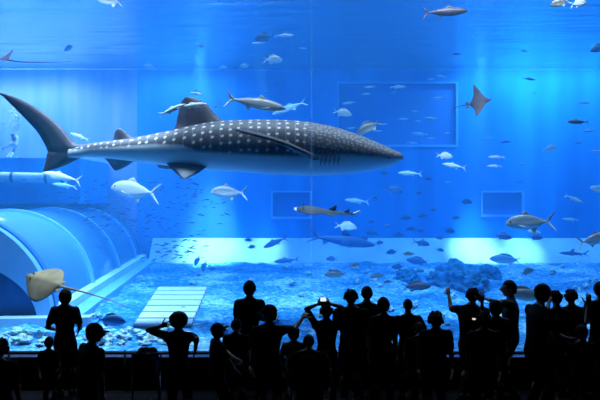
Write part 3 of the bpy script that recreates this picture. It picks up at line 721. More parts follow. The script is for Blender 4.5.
# ---- rays
def ray_mesh(outline, thick, n=10):
    """flat diamond ray: outline (x forward, y side >= 0) from snout to tail root, mirrored"""
    bm = BM(); rows = []
    for (x, w_) in outline:
        row_t, row_b = [], []
        for k in range(-n, n+1):
            f = k/n; yy = w_*f
            h = thick*max(0.02, (1-abs(f)**1.3))*min(1.0, w_/0.18+0.15)
            row_t.append(Vector((x, yy, h))); row_b.append(Vector((x, yy, -h*0.45)))
        rows.append(row_t + row_b[::-1])
    loft(bm, rows); bmesh.ops.recalc_face_normals(bm, faces=bm.faces[:])
    for fc in bm.faces:
        if fc.normal.z < -0.05: fc.material_index = 1
    return bm
def bend(bm, amp):
    for v in bm.verts: v.co.z += amp*abs(v.co.y)**1.5
    return bm
M_rayt = mat('ray_sandy', (0.23, 0.155, 0.08), 0.7, vary=0.25, scale=5, spec=0.2)
M_raydk = mat('ray_dark', (0.025, 0.02, 0.045), 0.7, vary=0.3, scale=8, spec=0.2)
M_raybr = mat('ray_brown', (0.055, 0.030, 0.034), 0.7, vary=0.3, scale=6, spec=0.2)
M_raybelly = mat('ray_belly', (0.62, 0.64, 0.66), 0.7, vary=0.08, scale=5)
disc = [(0.50,0.01),(0.44,0.07),(0.34,0.20),(0.20,0.37),(0.05,0.48),(-0.10,0.50),(-0.24,0.42),(-0.36,0.27),(-0.44,0.12),(-0.48,0.04)]
def ray(name, label, loc, fwd, up, size, material, outline, tail, amp, cat='ray'):
    r = empty(name, loc, (0, 0, 0), label, cat)
    f = Vector(fwd).normalized(); u = Vector(up); u = (u-f*u.dot(f)).normalized(); s = u.cross(f)
    r.rotation_mode = 'QUATERNION'; r.rotation_quaternion = Matrix((f, s, u)).transposed().to_quaternion(); r.scale = (size,)*3
    obj('body', bend(ray_mesh(outline, 0.075), amp), [material, M_raybelly], r, True)
    if tail:
        bm = BM(); tube(bm, tail, [0.035*(1-0.85*i/(len(tail)-1)) for i in range(len(tail))], 8); obj('tail', bm, material, r, True)
    for s_ in (-1, 1):
        bm = BM(); bmesh.ops.create_uvsphere(bm, u_segments=8, v_segments=6, radius=0.025)
        bmesh.ops.translate(bm, verts=bm.verts[:], vec=(0.30, s_*0.07, 0.062)); obj('eye', bm, M_eye, r, True)
        fo = [Vector((-0.36, s_*0.10, 0)), Vector((-0.46, s_*0.16, 0)), Vector((-0.52, s_*0.17, 0))]; fi = [Vector((-0.40, s_*0.03, 0)), Vector((-0.48, s_*0.06, 0)), Vector((-0.53, s_*0.14, 0))]
        obj('pelvic_fin', strip_fin(fo, fi, 0.012, 2), material, r, True)
    return r
DR = 13.4; kk = DR/F
# sandy stingray at left: snout up-left, belly toward the glass, long whip tail to the right
a, b_ = pt(23, 276, DR), pt(64, 286, DR)
ray('stingray', 'sandy brown stingray with a long whip tail gliding over the tunnel at left', (a+b_)/2, (a-b_)+Vector((0, 0.25, 0)), (0.15, -0.72, 0.62), 0.84, M_rayt, disc,
    [Vector((-0.46, 0, 0.0)), Vector((-0.8, -0.02, 0.01)), Vector((-1.2, -0.05, 0.0)), Vector((-1.6, -0.06, -0.02)), Vector((-2.28, -0.03, -0.02))], -0.35)
ea = [(0.50,0.03),(0.46,0.06),(0.38,0.08),(0.30,0.12),(0.20,0.30),(0.08,0.52),(-0.04,0.74),(-0.10,0.80),(-0.12,0.62),(-0.16,0.36),(-0.26,0.16),(-0.34,0.06)]
a, b_ = pt(485, 106, 16.5), pt(472, 99, 16.5)
ray('eagle_ray', 'brown eagle ray with raised wing and white belly right of the large back window', (a+b_)/2, (0.75, -0.35, 0.15), (-0.55, -0.75, 0.45), 0.60, M_raybr, ea,
    [Vector((-0.32, 0, 0)), Vector((-0.7, 0.05, 0)), Vector((-1.1, 0.02, -0.05))], 0.30)
a = pt(3, 60, 15.0)
ray('whip_ray', 'dark purple ray cut by the left edge, its thin whip tail trailing right', a, (-0.93, 0.3, 0.10), (0.2, -0.5, 0.85), 0.42, M_raydk, ea,
    [Vector((-0.32, 0, 0)), Vector((-1.2, 0, -0.06)), Vector((-2.4, 0, -0.03)), Vector((-3.6, 0.02, 0.05)), Vector((-4.9, 0.0, 0.20))], 0.5)
# pale fish-like wings: grey guitarfish below the whale shark
gf = [(0.50,0.02),(0.46,0.055),(0.38,0.10),(0.28,0.14),(0.18,0.13),(0.10,0.09),(0.0,0.075),(-0.14,0.055),(-0.30,0.03),(-0.42,0.018)]
a, b_ = pt(294, 209, 16.0), pt(360, 215, 16.0)
g = empty('guitarfish', (a+b_)/2, (0, 0, 0), 'dark grey guitarfish-like guitarfish with a pale snout gliding left under the whale shark chin', 'guitarfish')
f = (a-b_).normalized(); u = Vector((0, -0.45, 0.9)); u = (u-f*u.dot(f)).normalized()
g.rotation_mode = 'QUATERNION'; g.rotation_quaternion = Matrix((f, u.cross(f), u)).transposed().to_quaternion(); g.scale = ((a-b_).length,)*3
M_gf = mat('guitarfish_skin', (0.014, 0.012, 0.020), 0.6, vary=0.35, scale=9); M_gfp = mat('guitarfish_pale', (0.75, 0.77, 0.78), 0.6, vary=0.1)
bm = ray_mesh(gf, 0.085)
for fc in bm.faces:
    fc.material_index = 1 if fc.calc_center_median().x > 0.43 else 0
obj('body', bm, [M_gf, M_gfp], g, True)
obj('dorsal_fin', strip_fin(v2([(-0.02,0.05),(-0.10,0.12),(-0.13,0.125)]), v2([(-0.13,0.03),(-0.135,0.08),(-0.14,0.12)]), 0.012, 2), M_gf, g, True)
obj('dorsal_fin', strip_fin(v2([(-0.24,0.02),(-0.31,0.08),(-0.33,0.085)]), v2([(-0.33,0.01),(-0.335,0.05),(-0.34,0.08)]), 0.010, 2), M_gf, g, True)
obj('tail_fin', strip_fin(v2([(-0.38,0.012),(-0.46,0.07),(-0.50,0.08)]), v2([(-0.40,-0.02),(-0.46,0.0),(-0.51,0.06)]), 0.010, 2), M_gfp, g, True)
for s_ in (-1, 1):
    bm = BM(); bmesh.ops.create_uvsphere(bm, u_segments=8, v_segments=6, radius=0.012)
    bmesh.ops.translate(bm, verts=bm.verts[:], vec=(0.36, s_*0.05, 0.062)); obj('eye', bm, M_eye, g, True)
    obj('pelvic_fin', strip_fin([Vector((0.02, s_*0.07, 0)), Vector((-0.06, s_*0.13, 0)), Vector((-0.09, s_*0.13, 0))], [Vector((-0.08, s_*0.05, 0)), Vector((-0.10, s_*0.08, 0)), Vector((-0.11, s_*0.12, 0))], 0.010, 2), M_gf, g, True)

# remoras riding the dorsal fin of the whale shark
fish('remora', 'white remora stretched across the dorsal fin of the whale shark', 'slim', 'white', (207,104), (178,107), 14.02, 0, 0, 'remora')
fish('remora', 'slim white remora trailing left off the dorsal fin of the whale shark', 'slim', 'white', (186,104), (159,115), 13.86, 0, 0, 'remora')
fish('remora', 'small pale remora arched above the tip of the dorsal fin of the whale shark', 'slim', 'pale', (203,95), (190,92), 14.6, 0, 0, 'remora')
# ============================================================ THINGS ON THE TANK BED
M_panel = mat('floor_panel_white', (0.58, 0.68, 0.74), 0.6, vary=0.05, scale=3)
M_joint = mat('panel_joint', (0.04, 0.12, 0.22), 0.9, vary=0.2)
ys = [14.3, 15.05, 15.9, 16.85, 17.8, 18.75, 19.65, 20.55]
def pan_x(y):
    t = (y-14.3)/(20.55-14.3)
    return (-3.40+(-4.15+3.40)*t, -2.22+(-2.72+2.22)*t)
for k in range(7):
    y0, y1 = ys[k]+0.10, ys[k+1]-0.10
    bm = BM(); a, b_ = pan_x(y0), pan_x(y1)
    V = [bm.verts.new(q) for q in ((a[0], y0, ZF-0.12), (a[1], y0, ZF-0.12), (b_[1], y1, ZF-0.12), (b_[0], y1, ZF-0.12),
                                   (a[0], y0, ZF+0.07), (a[1], y0, ZF+0.07), (b_[1], y1, ZF+0.07), (b_[0], y1, ZF+0.07))]
    for f in ((0,3,2,1),(4,5,6,7),(0,1,5,4),(1,2,6,5),(2,3,7,6),(3,0,4,7)): bm.faces.new([V[i] for i in f])
    bmesh.ops.bevel(bm, geom=bm.edges[:], offset=0.012, segments=1, affect='EDGES')
    o = obj('floor_panel', bm, M_panel)
    bm = BM(); V = [bm.verts.new(q) for q in [(pan_x(y_)[sx_], y_, z_) for z_ in (ZF-0.10, ZF+0.055) for y_, sx_ in ((y0-0.2, 0), (y0-0.2, 1), (y0, 1), (y0, 0))]]
    for f in ((0,3,2,1),(4,5,6,7),(0,1,5,4),(1,2,6,5),(2,3,7,6),(3,0,4,7)): bm.faces.new([V[i] for i in f])
    obj('joint_strip', bm, M_joint, o)
    ordn = ['nearest', 'second nearest', 'third nearest', 'middle', 'third farthest', 'second farthest', 'farthest'][k]
    tag(o, 'white flat slab on the rubble, %s of the seven in a row' % ordn, 'floor panel', 'white floor panels')

def boulder(seed, rough=0.35):
    r = random.Random(seed); bm = BM(); bmesh.ops.create_icosphere(bm, subdivisions=3, radius=1.0)
    off = Vector((r.uniform(0, 50), r.uniform(0, 50), r.uniform(0, 50)))
    for v in bm.verts:
        n_ = mnoise.fractal(v.co*1.4+off, 0.7, 2.1, 4)
        v.co *= 1+rough*n_
        v.co.z *= 0.72
    return bm
M_rock = mat('reef_rock', (0.02, 0.15, 0.36), 0.95, vary=0.6, scale=5, bump=0.5, spec=0.1)
M_coral = mat('coral_rubble', (0.30, 0.52, 0.68), 0.95, vary=0.6, scale=5, bump=0.5, spec=0.1)
RM = []
for sdd in range(4):
    o = obj('reef_rock', boulder(sdd), M_rock, None, True); RM.append(o.data); bpy.data.objects.remove(o)
CM = []
for sdd in range(10, 14):
    o = obj('coral_chunk', boulder(sdd, 0.95), M_coral, None, True); CM.append(o.data); bpy.data.objects.remove(o)
rr = random.Random(21)
def outcrop(px, D, rx, ry, h, seed, label):
    c = Vector(((px-300)/F*D, D, ZF)); bm = BM(); bmesh.ops.create_icosphere(bm, subdivisions=5, radius=1.0)
    off = Vector((seed*7.3, seed*3.1, 1.0))
    for v in bm.verts:
        n_ = mnoise.fractal(v.co*1.6+off, 0.75, 2.1, 6); n2_ = abs(mnoise.noise(v.co*3.7+off))
        k = 1+0.26*n_-0.30*n2_+0.16*mnoise.noise(v.co*9+off)
        v.co = Vector((v.co.x*rx*k, v.co.y*ry*k, max(-0.2, v.co.z*h*k)))
    o = obj('reef_rock', bm, M_rock, None, True); o.location = c; tag(o, label, 'rock', 'dark rocks before the right footing'); return o
outcrop(459, 21.6, 0.86, 1.6, 0.66, 1, 'largest dark craggy rock in front of the brightest spot of the right footing')
outcrop(489, 23.2, 0.36, 0.6, 0.46, 2, 'small dark craggy rock right of the largest rock, under the oval grouper')
outcrop(407, 22.8, 0.42, 0.8, 0.34, 3, 'low dark craggy rock left of the largest rock on the tank bed')
cnt = 0; PUT = []
while cnt < 110:
    px = rr.uniform(95, 600); D = rr.uniform(12.7, 27)
    if cnt < 34: px, D = (rr.uniform(92, 170), rr.uniform(12.5, 14.2)) if cnt < 22 else (rr.uniform(-5, 45), rr.uniform(12.5, 13.6))
    x = (px-300)/F*D
    if 13.9 < D < 21 and pan_x(D)[0]-0.4 < x < pan_x(D)[1]+0.4: continue
    if D > 14.0 and x < -5.2-(D-14.6)*0.095+0.75: continue
    s = rr.uniform(0.05, 0.13)*(1.35 if cnt < 35 else 1)
    if any((x-a)**2+(D-b)**2 < ((s+c)*1.45)**2 for a, b, c in PUT) or any(abs((px-a)/F*D) < b and abs(D-c) < d for a, b, c, d in ((459, 1.3, 21.6, 2.1), (489, 0.7, 23.2, 1.0), (416, 0.8, 22.8, 1.2))): continue
    PUT.append((x, D, s)); cnt += 1
    o = bpy.data.objects.new('coral_chunk', CM[cnt % 4]); COL.objects.link(o)
    o.location = (x, D, ZF+s*0.25); o.rotation_euler = (0, 0, rr.uniform(0, 6.28)); o.scale = (s, s*rr.uniform(0.6, 1), s*rr.uniform(0.6, 0.9))
    tag(o, 'pale loose chunk of coral rubble lying on the tank bed', 'rock', 'loose coral rubble on the tank bed')

# pale pipe clamped along the ledge on the left
pz = CAMZ+24.5/700*25.6
pipe = empty('water_pipe', (0, 25.6, pz), (0, 0, 0), 'pale horizontal pipe with dark clamps along the ledge above the tunnel', 'pipe')
M_pipe = mat('pipe_pale', (0.80, 0.88, 0.92), 0.5, vary=0.06); M_clamp = mat('pipe_clamp', (0.02, 0.08, 0.2), 0.6)
x0, x1 = -14.0, pt(62, 0, 25.6).x
bm = BM(); tube(bm, [(x0, 0, 0), (x1-0.1, 0, -0.10), (x1, 0, -0.10)], [0.19, 0.19, 0.15], 18); obj('pipe_body', bm, M_pipe, pipe, True)
for k in range(6):
    xx = x1-0.55-k*1.25; zz = -0.10*(xx-x0)/(x1-x0)
    bm = BM(); tube(bm, [(xx-0.05, 0, zz), (xx+0.05, 0, zz)], 0.205, 18); box(bm, xx-0.04, xx+0.04, 0.15, 0.41, zz-0.04, zz+0.04)
    obj('clamp', bm, M_clamp, pipe)
bm = BM(); tube(bm, [(x1-0.02, 0, -0.10), (x1+0.06, 0, -0.10)], 0.17, 18); obj('end_cap', bm, M_clamp, pipe, True)

# bubbles
M_bub, nt, out = new_mat('air_bubble')
a_ = N(nt, 'ShaderNodeBsdfTransparent'); g_ = N(nt, 'ShaderNodeBsdfPrincipled'); g_.inputs['Base Color'].default_value = (0.8, 0.93, 1, 1); g_.inputs['Roughness'].default_value = 0.1
mx = N(nt, 'ShaderNodeMixShader'); mx.inputs[0].default_value = 0.5
nt.links.new(a_.outputs[0], mx.inputs[1]); nt.links.new(g_.outputs[0], mx.inputs[2]); nt.links.new(mx.outputs[0], out.inputs[0])
def bubbles(label, boxes, n, D, seed, r0, r1):
    r = random.Random(seed); bm = BM()
    for k in range(n):
        x = r.gauss(boxes[0], boxes[1]); y = r.uniform(boxes[2], boxes[3])
        c = pt(x, y, D+r.uniform(-0.5, 0.5)); rad = r.uniform(r0, r1)
        bmesh.ops.create_icosphere(bm, subdivisions=1, radius=rad, matrix=Matrix.Translation(c))
    o = obj('bubbles', bm, M_bub, None, True); tag(o, label, 'bubbles', None, 'stuff'); return o
bubbles('column of rising air bubbles below the water surface above the whale shark tail', (179, 4, 2, 44), 150, 26.0, 1, 0.015, 0.05)
bubbles('burst of bubbles rising from the diver on the ledge', (15, 3, 108, 130), 90, 26.8, 2, 0.02, 0.07)
# ============================================================ PEOPLE
SKIN = [mat('skin_light', (0.35, 0.20, 0.14), 0.6, vary=0.08), mat('skin_tan', (0.25, 0.13, 0.08), 0.6, vary=0.08)]
CL = {n: mat('cloth_'+n, c, 0.9, vary=0.25, scale=9, spec=0.1) for n, c in dict(
    black=(0.010, 0.010, 0.012), navy=(0.010, 0.013, 0.035), maroon=(0.035, 0.010, 0.012), grey=(0.05, 0.055, 0.06), plum=(0.05, 0.03, 0.07), olive=(0.02, 0.022, 0.012), denim=(0.012, 0.018, 0.04), white=(0.20, 0.22, 0.25), wet=(0.75, 0.85, 0.9)).items()}
M_hair = mat('hair_dark', (0.008, 0.006, 0.006), 0.8, vary=0.4, scale=30, spec=0.2)
M_shoe = mat('shoe_dark', (0.012, 0.012, 0.014), 0.7, vary=0.2)
M_lip = mat('lips', (0.22, 0.08, 0.07), 0.6); M_wht = mat('eye_white', (0.6, 0.6, 0.6), 0.3)
def ball(bm, c, r, seg=14):
    m = Matrix.Translation(c) @ Matrix.Diagonal((*(r if hasattr(r, '__len__') else (r, r, r)), 1))
    bmesh.ops.create_uvsphere(bm, u_segments=seg, v_segments=max(6, seg*2//3), radius=1.0, matrix=m)
def cap(bm, a, b, ra, rb, n=12):
    tube(bm, [a, a.lerp(b, 0.5), b], [ra, (ra+rb)/2, rb], n); ball(bm, a, ra, n); ball(bm, b, rb, n)
def ering(c, rx, ry, n=20, ax=(Vector((1,0,0)), Vector((0,1,0)))):
    return [c+ax[0]*(math.cos(2*math.pi*k/n)*rx)+ax[1]*(math.sin(2*math.pi*k/n)*ry) for k in range(n)]
def remeshed(bm, vox, sm=4):
    me = bpy.data.meshes.new('tmp'); bm.to_mesh(me); bm.free()
    o = bpy.data.objects.new('tmp', me); COL.objects.link(o)
    r = o.modifiers.new('r', 'REMESH'); r.mode = 'VOXEL'; r.voxel_size = vox
    s = o.modifiers.new('s', 'SMOOTH'); s.factor = 0.5; s.iterations = sm
    dg = bpy.context.evaluated_depsgraph_get(); dg.update()
    new = bpy.data.meshes.new_from_object(o.evaluated_get(dg))
    bpy.data.objects.remove(o); bpy.data.meshes.remove(me)
    return new
def ik(S, T, a, b, pole):
    d = T-S; L = max(1e-6, d.length)
    if L > (a+b)*0.999: T = S+d*((a+b)*0.999/L); d = T-S; L = d.length
    if L < abs(a-b)+0.01: L = abs(a-b)+0.01
    x = (a*a-b*b+L*L)/(2*L); h = math.sqrt(max(0, a*a-x*x))
    u = d.normalized(); p = pole-u*pole.dot(u); p = p.normalized() if p.length > 1e-6 else Vector((0, 0, -1))
    return S+u*x+p*h, T
def hand(bm, W, fd, pd, s, side, curl):
    """palm, four unequal fingers and a thumb; W wrist, fd finger direction, pd direction the palm faces"""
    fd = fd.normalized(); pd = (pd-fd*pd.dot(fd)).normalized(); sd_ = fd.cross(pd).normalized()*side   # thumb side
    pl = 0.095*s
    R = []
    for t, w_, th in ((0, 0.026, 0.019), (0.35, 0.036, 0.017), (0.75, 0.042, 0.014), (1.0, 0.040, 0.012)):
        c = W+fd*(pl*t); R.append([c+sd_*(math.cos(2*math.pi*k/12)*w_*s)+pd*(math.sin(2*math.pi*k/12)*th*s) for k in range(12)])
    loft(bm, R)
    for i, (off, ln) in enumerate(((0.030, 0.070), (0.010, 0.080), (-0.011, 0.074), (-0.031, 0.058))):
        p = W+fd*(pl*0.9)+sd_*(off*s); pts = [p]; d = fd+sd_*off*1.5
        for j, fr_ in enumerate((0.48, 0.30, 0.22)):
            a = curl*(0.5+0.35*j)
            d = (d*math.cos(a)+pd*math.sin(a)).normalized(); p = p+d*(ln*s*fr_); pts.append(p)
        tube(bm, pts, [0.0095*s, 0.009*s, 0.008*s, 0.006*s], 7); ball(bm, pts[-1], 0.006*s, 6)
    p = W+fd*(pl*0.25)+sd_*(0.026*s); d = (sd_*0.8+fd*0.6+pd*0.2).normalized(); pts = [p]
    for fr_ in (0.042, 0.032, 0.026):
        p = p+d*(fr_*s); pts.append(p); d = (d+fd*0.35+pd*0.3*curl).normalized()
    tube(bm, pts, [0.013*s, 0.011*s, 0.0095*s, 0.007*s], 7); ball(bm, pts[-1], 0.007*s, 6)

def person(px, D, H, label, yaw=0.0, L=None, R=None, lean=0.0, leanx=0.0, top='black', low='black', hair='short', skin=0,
           wide=1.0, hr=None, head_yaw=0.0, head_pitch=0.0, tuck=None, legs='stand', spread=0.06, capw=None, name='person', base_z=0.0, elbow_l=None, elbow_r=None, curl=0.5, shorts=False, group=None):
    """px: picture column of the body axis; yaw 0 faces the tank, +90 faces left.  L / R: wrist targets, either a pixel triple or local (x,y,z)/H"""
    base = Vector(((px-300)/F*D, D, base_z))
    yr = math.radians(yaw); ROT = Matrix.Rotation(yr, 3, 'Z')
    root = empty(name, base, (0, 0, yr), label, 'person' if name == 'person' else name, group)
    child = H < 1.35
    hh = H*(hr or (0.142 if not child else 0.168))          # head height
    s = H
    sk = SKIN[skin]
    lx = Vector((1, 0, 0)); fy = Vector((0, 1, 0)); UZ = Vector((0, 0, 1))
    hipz = 0.515*s; drop = 0.0
    if legs == 'kneel': drop = 0.26*s
    if legs == 'crouch': drop = 0.16*s
    hip = Vector((0, 0, hipz-drop))
    ld_ = (UZ + fy*math.tan(math.radians(lean)) + lx*math.tan(math.radians(leanx))).normalized()
    def up(f, x=0.0, y=0.0): return hip + ld_*((f-0.515)*s) + lx*(x*s) + fy*(y*s)
    shz = 0.808 if not child else 0.778
    w_ = 0.108*wide
    sh = {-1: up(shz, -w_), 1: up(shz, w_)}
    neck = up(shz+0.025)
    hc = Vector((0, 0, 0)) + up(1.0) - ld_*(hh*0.5) + fy*(0.012*s)
    if lean: hc = neck + (hc-neck).normalized()*(hc-neck).length
    # ---- body surface
    bm = BM()
    T = [(0.455, 0.080, 0.062), (0.50, 0.097, 0.070), (0.55, 0.094, 0.066), (0.615, 0.080*wide, 0.058), (0.68, 0.088*wide, 0.064), (0.74, 0.100*wide, 0.068), (shz-0.01, 0.098*wide, 0.058), (shz+0.018, 0.055, 0.045)]
    loft(bm, [ering(up(f), rx*s, ry*s) for f, rx, ry in T])
    cap(bm, neck-ld_*0.03*s, hc-ld_*(hh*0.25)-fy*0.010*s, 0.036*s, 0.031*s)
    for k in (-1, 1): ball(bm, sh[k]-ld_*0.014*s, 0.036*s); cap(bm, neck+ld_*0.022*s-fy*0.012*s, sh[k]-ld_*0.010*s, 0.026*s, 0.027*s)
    arms = {}
    for k, tgt, el in ((-1, L, elbow_l), (1, R, elbow_r)):
        if tgt is None: tgt = (k*0.145*wide, 0.03, 0.485)
        if abs(tgt[0]) > 3: Tt = ROT.transposed() @ (pt(*tgt[:3])-base)
        else: Tt = hip + Vector((tgt[0]*s, tgt[1]*s, (tgt[2]-0.515)*s))
        pole = Vector(el) if el else Vector((k*0.4, -0.6, -0.5))
        E, W = ik(sh[k], Tt, 0.172*s, 0.150*s, pole); arms[k] = (sh[k], E, W)
        cap(bm, sh[k], E, 0.031*s, 0.025*s); cap(bm, E, W, 0.0255*s, 0.0165*s)
    LEG = {}
    for k in (-1, 1):
        hj = hip + lx*(k*0.052*s) - UZ*0.02*s
        if legs == 'kneel': kn = Vector((k*0.07*s, 0.20*s, 0.045*s)); an = Vector((k*0.07*s, -0.06*s, 0.05*s))
        else:
            an = Vector((k*spread*s, (0.02 if k > 0 else -0.02)*s, 0.045*s))
            kn, an = ik(hj, an, 0.245*s, 0.24*s, Vector((k*0.1, 1, 0)))
        LEG[k] = (hj, kn, an)
        cap(bm, hj, kn, 0.056*s, 0.037*s); cap(bm, kn, an, 0.036*s, 0.022*s)
        ball(bm, kn.lerp(an, 0.28)-fy*0.012*s, (0.034*s, 0.034*s, 0.06*s))
        cap(bm, an-UZ*0.018*s-fy*0.02*s, an-UZ*0.025*s+fy*0.085*s, 0.022*s, 0.018*s)
    body = remeshed(bm, 0.011*s+0.002, 3)
    # ---- head with face, then hands, welded into the same surface object
    bm = BM(); bm.from_mesh(body); bpy.data.meshes.remove(body)
    HY = Matrix.Rotation(math.radians(head_yaw), 3, 'Z') @ Matrix.Rotation(math.radians(head_pitch), 3, 'X')
    hb = BM(); bmesh.ops.create_uvsphere(hb, u_segments=28, v_segments=20, radius=1.0)
    for v in hb.verts:
        x, y, z = v.co
        wx, wy = 0.36, 0.43
        j = max(0.0, -z); wx *= 1-0.28*j**1.5; wy *= 1-0.20*j**2
        f = max(0.0, y)
        nose = math.exp(-((x/0.16)**2+((z+0.12)/0.22)**2))*(y > 0)*0.17*(1 if z < 0.02 else 0.75)
        brow = math.exp(-((z-0.18)/0.10)**2)*(y > 0.3)*0.03
        sock = -(math.exp(-(((abs(x)-0.38)/0.16)**2+((z-0.03)/0.10)**2)))*(y > 0)*0.05
        lips = math.exp(-((x/0.25)**2+((z+0.50)/0.07)**2))*(y > 0)*0.04
        chin = math.exp(-((x/0.25)**2+((z+0.85)/0.18)**2))*(y > 0)*0.12
        v.co = Vector((x*wx, y*wy+nose+brow+sock+lips+chin, z*0.5))*hh
    for k in (-1, 1):
        m = Matrix.Translation((k*0.355*hh, -0.02*hh, -0.02*hh)) @ Matrix.Rotation(k*0.35, 4, 'Z') @ Matrix.Diagonal((0.035*hh, 0.085*hh, 0.14*hh, 1))
        bmesh.ops.create_uvsphere(hb, u_segments=10, v_segments=8, radius=1.0, matrix=m)
    n0 = len(hb.faces); 
    for k in (-1, 1):
        bmesh.ops.create_uvsphere(hb, u_segments=8, v_segments=6, radius=0.05*hh, matrix=Matrix.Translation((k*0.135*hh, 0.375*hh, 0.015*hh)))
    hb.faces.ensure_lookup_table()
    for i in range(n0, len(hb.faces)): hb.faces[i].material_index = 1
    for fc in hb.faces:
        c = fc.calc_center_median()/hh
        if fc.index < n0 and c.y > 0.3 and abs(c.z+0.25) < 0.03 and abs(c.x) < 0.1: fc.material_index = 2
    for v in hb.verts: v.co = HY @ v.co + hc
    me = bpy.data.meshes.new('t'); hb.to_mesh(me); hb.free(); bm.from_mesh(me); bpy.data.meshes.remove(me)
    for k in (-1, 1):
        S, E, W = arms[k]; fd = (W-E)
        if fd.length < 1e-6: fd = Vector((0, 0, -1))
        pd = fy if W.z > sh[k].z else -lx*k
        if k == -1 and L and len(L) > 3: pd = Vector(L[3])
        if k == 1 and R and len(R) > 3: pd = Vector(R[3])
        if abs(pd.dot(fd.normalized())) > 0.95: pd = UZ
        hand(bm, W-fd.normalized()*0.008*s, fd, pd, hh/0.225, -k, curl)
    o = obj('body', bm, [sk, M_black, M_lip], root, True)
    # ---- clothes
    d = 0.008*s
    bm = BM()
    loft(bm, [ering(up(f), rx*s+d, ry*s+d) for f, rx, ry in T[1:-1]] + [ering(up(shz+0.022), 0.052*s, 0.044*s)])
    for k in (-1, 1):
        S, E, W = arms[k]; ball(bm, S-ld_*0.014*s, 0.036*s+d*0.7); cap(bm, neck+ld_*0.010*s-fy*0.012*s, S-ld_*0.010*s, 0.027*s+d*0.5, 0.028*s+d*0.6); cap(bm, S, S.lerp(E, 0.72), 0.030*s+d, 0.028*s+d)
    sm_ = remeshed(bm, 0.013*s+0.002, 3); bm = BM(); bm.from_mesh(sm_); obj('shirt', bm, CL[top], root, True)
    bm = BM()
    if low == 'skirt':
        loft(bm, [ering(up(0.60), 0.085*s, 0.065*s), ering(up(0.52), 0.11*s, 0.085*s), ering(hip-UZ*0.12*s, 0.125*s, 0.10*s), ering(hip-UZ*0.24*s, 0.145*s, 0.12*s)])
    else:
        loft(bm, [ering(up(f), rx*s+d*0.6, ry*s+d*0.6) for f, rx, ry in ((0.45, 0.085, 0.064), (0.50, 0.099, 0.070), (0.55, 0.095, 0.066), (0.60, 0.083, 0.060))])
        for k in (-1, 1):
            hj, kn, an = LEG[k]; cap(bm, hj, kn, 0.058*s+d*0.5, 0.042*s+d*0.5)
            if not shorts: cap(bm, kn, an+UZ*0.01*s, 0.040*s+d*0.5, 0.032*s+d*0.3)
    sm_ = remeshed(bm, 0.013*s+0.002, 3); bm = BM(); bm.from_mesh(sm_); obj('skirt' if low == 'skirt' else 'trousers', bm, CL['navy' if low == 'skirt' else low], root, True)
    for k in (-1, 1):
        an = LEG[k][2]; bm = BM()
        if legs == 'kneel':
            R_ = [ering(an+fy*(t*s)-UZ*(0.010*s), w2*s, h2*s, 12, (lx, UZ)) for t, w2, h2 in ((0.03, 0.030, 0.030), (-0.05, 0.032, 0.028), (-0.30, 0.055, 0.008))]
        else:
            zb = an.z-0.045*s
            R_ = [[Vector((an.x+math.cos(2*math.pi*q/12)*w2*s, an.y+t*s, zb+max(0.0, (h2*s)*(1+math.sin(2*math.pi*q/12))))) for q in range(12)] for t, w2, h2 in ((-0.048, 0.016, 0.022), (-0.03, 0.027, 0.034), (0.0, 0.029, 0.034), (0.05, 0.033, 0.025), (0.09, 0.032, 0.018), (0.112, 0.018, 0.012))]
        loft(bm, R_); obj('shoe' if legs != 'kneel' else 'fin', bm, M_shoe, root, True)
    # ---- hair, caps
    def headpt(v): return HY @ (Vector(v)*hh) + hc
    bm = BM()
    if hair == 'afro':
        bmesh.ops.create_icosphere(bm, subdivisions=4, radius=1.0)
        for v in bm.verts:
            n_ = mnoise.noise(v.co*6)*0.05
            v.co = headpt((v.co.x*0.66*(1+n_), (v.co.y*0.62-0.10)*(1+n_), (v.co.z*0.60+0.07)*(1+n_)))
    elif hair != 'none':
        bmesh.ops.create_uvsphere(bm, u_segments=28, v_segments=20, radius=1.0)
        kill = []
        for v in bm.verts:
            x, y, z = v.co
            lim = -0.62 if y < -0.2 else -0.30 if y < 0.1 else (0.35 if y > 0.45 else -0.05)
            if hair in ('long', 'bob'): lim = -0.95 if y < 0.25 else 0.30
            if z < lim: kill.append(v)
            j = max(0.0, -z); n_ = 1+0.04*mnoise.noise(v.co*7)
            wx = 0.40*(1-0.20*j) if hair not in ('long', 'bob') else 0.42
            v.co = headpt((x*wx*n_, (y*0.46-0.02)*n_, (z*0.53+0.012)*n_))
        bmesh.ops.delete(bm, geom=kill, context='VERTS')
        bmesh.ops.solidify(bm, geom=bm.faces[:], thickness=0.02*hh)
        if hair == 'long':
            loft(bm, [ering(headpt((0, -0.20, z)), a*hh, b*hh, 16) for z, a, b in ((0.0, 0.36, 0.22), (-0.4, 0.38, 0.22), (-0.8, 0.34, 0.18), (-1.15, 0.26, 0.12), (-1.3, 0.10, 0.06))])
        if hair == 'bun': ball(bm, headpt((0, -0.50, 0.22)), 0.17*hh)
        if hair == 'tail':
            tube(bm, [headpt(q) for q in ((0, -0.42, 0.12), (0, -0.62, 0.10), (0, -0.70, -0.18), (0, -0.62, -0.55))], [0.07*hh, 0.11*hh, 0.11*hh, 0.03*hh], 10)
        if hair == 'curly':
            r2 = random.Random(int(px))
            for q in range(46):
                a = r2.uniform(0, 6.28); z = r2.uniform(-0.25, 0.95); rr2 = math.sqrt(max(0, 1-z*z))
                x, y = math.cos(a)*rr2, math.sin(a)*rr2
                if y > 0.55 and z < 0.3: continue
                ball(bm, headpt((x*0.42, y*0.46-0.02, z*0.53)), 0.085*hh, 8)
    if hair != 'none': obj('hair', bm, M_hair, root, True)
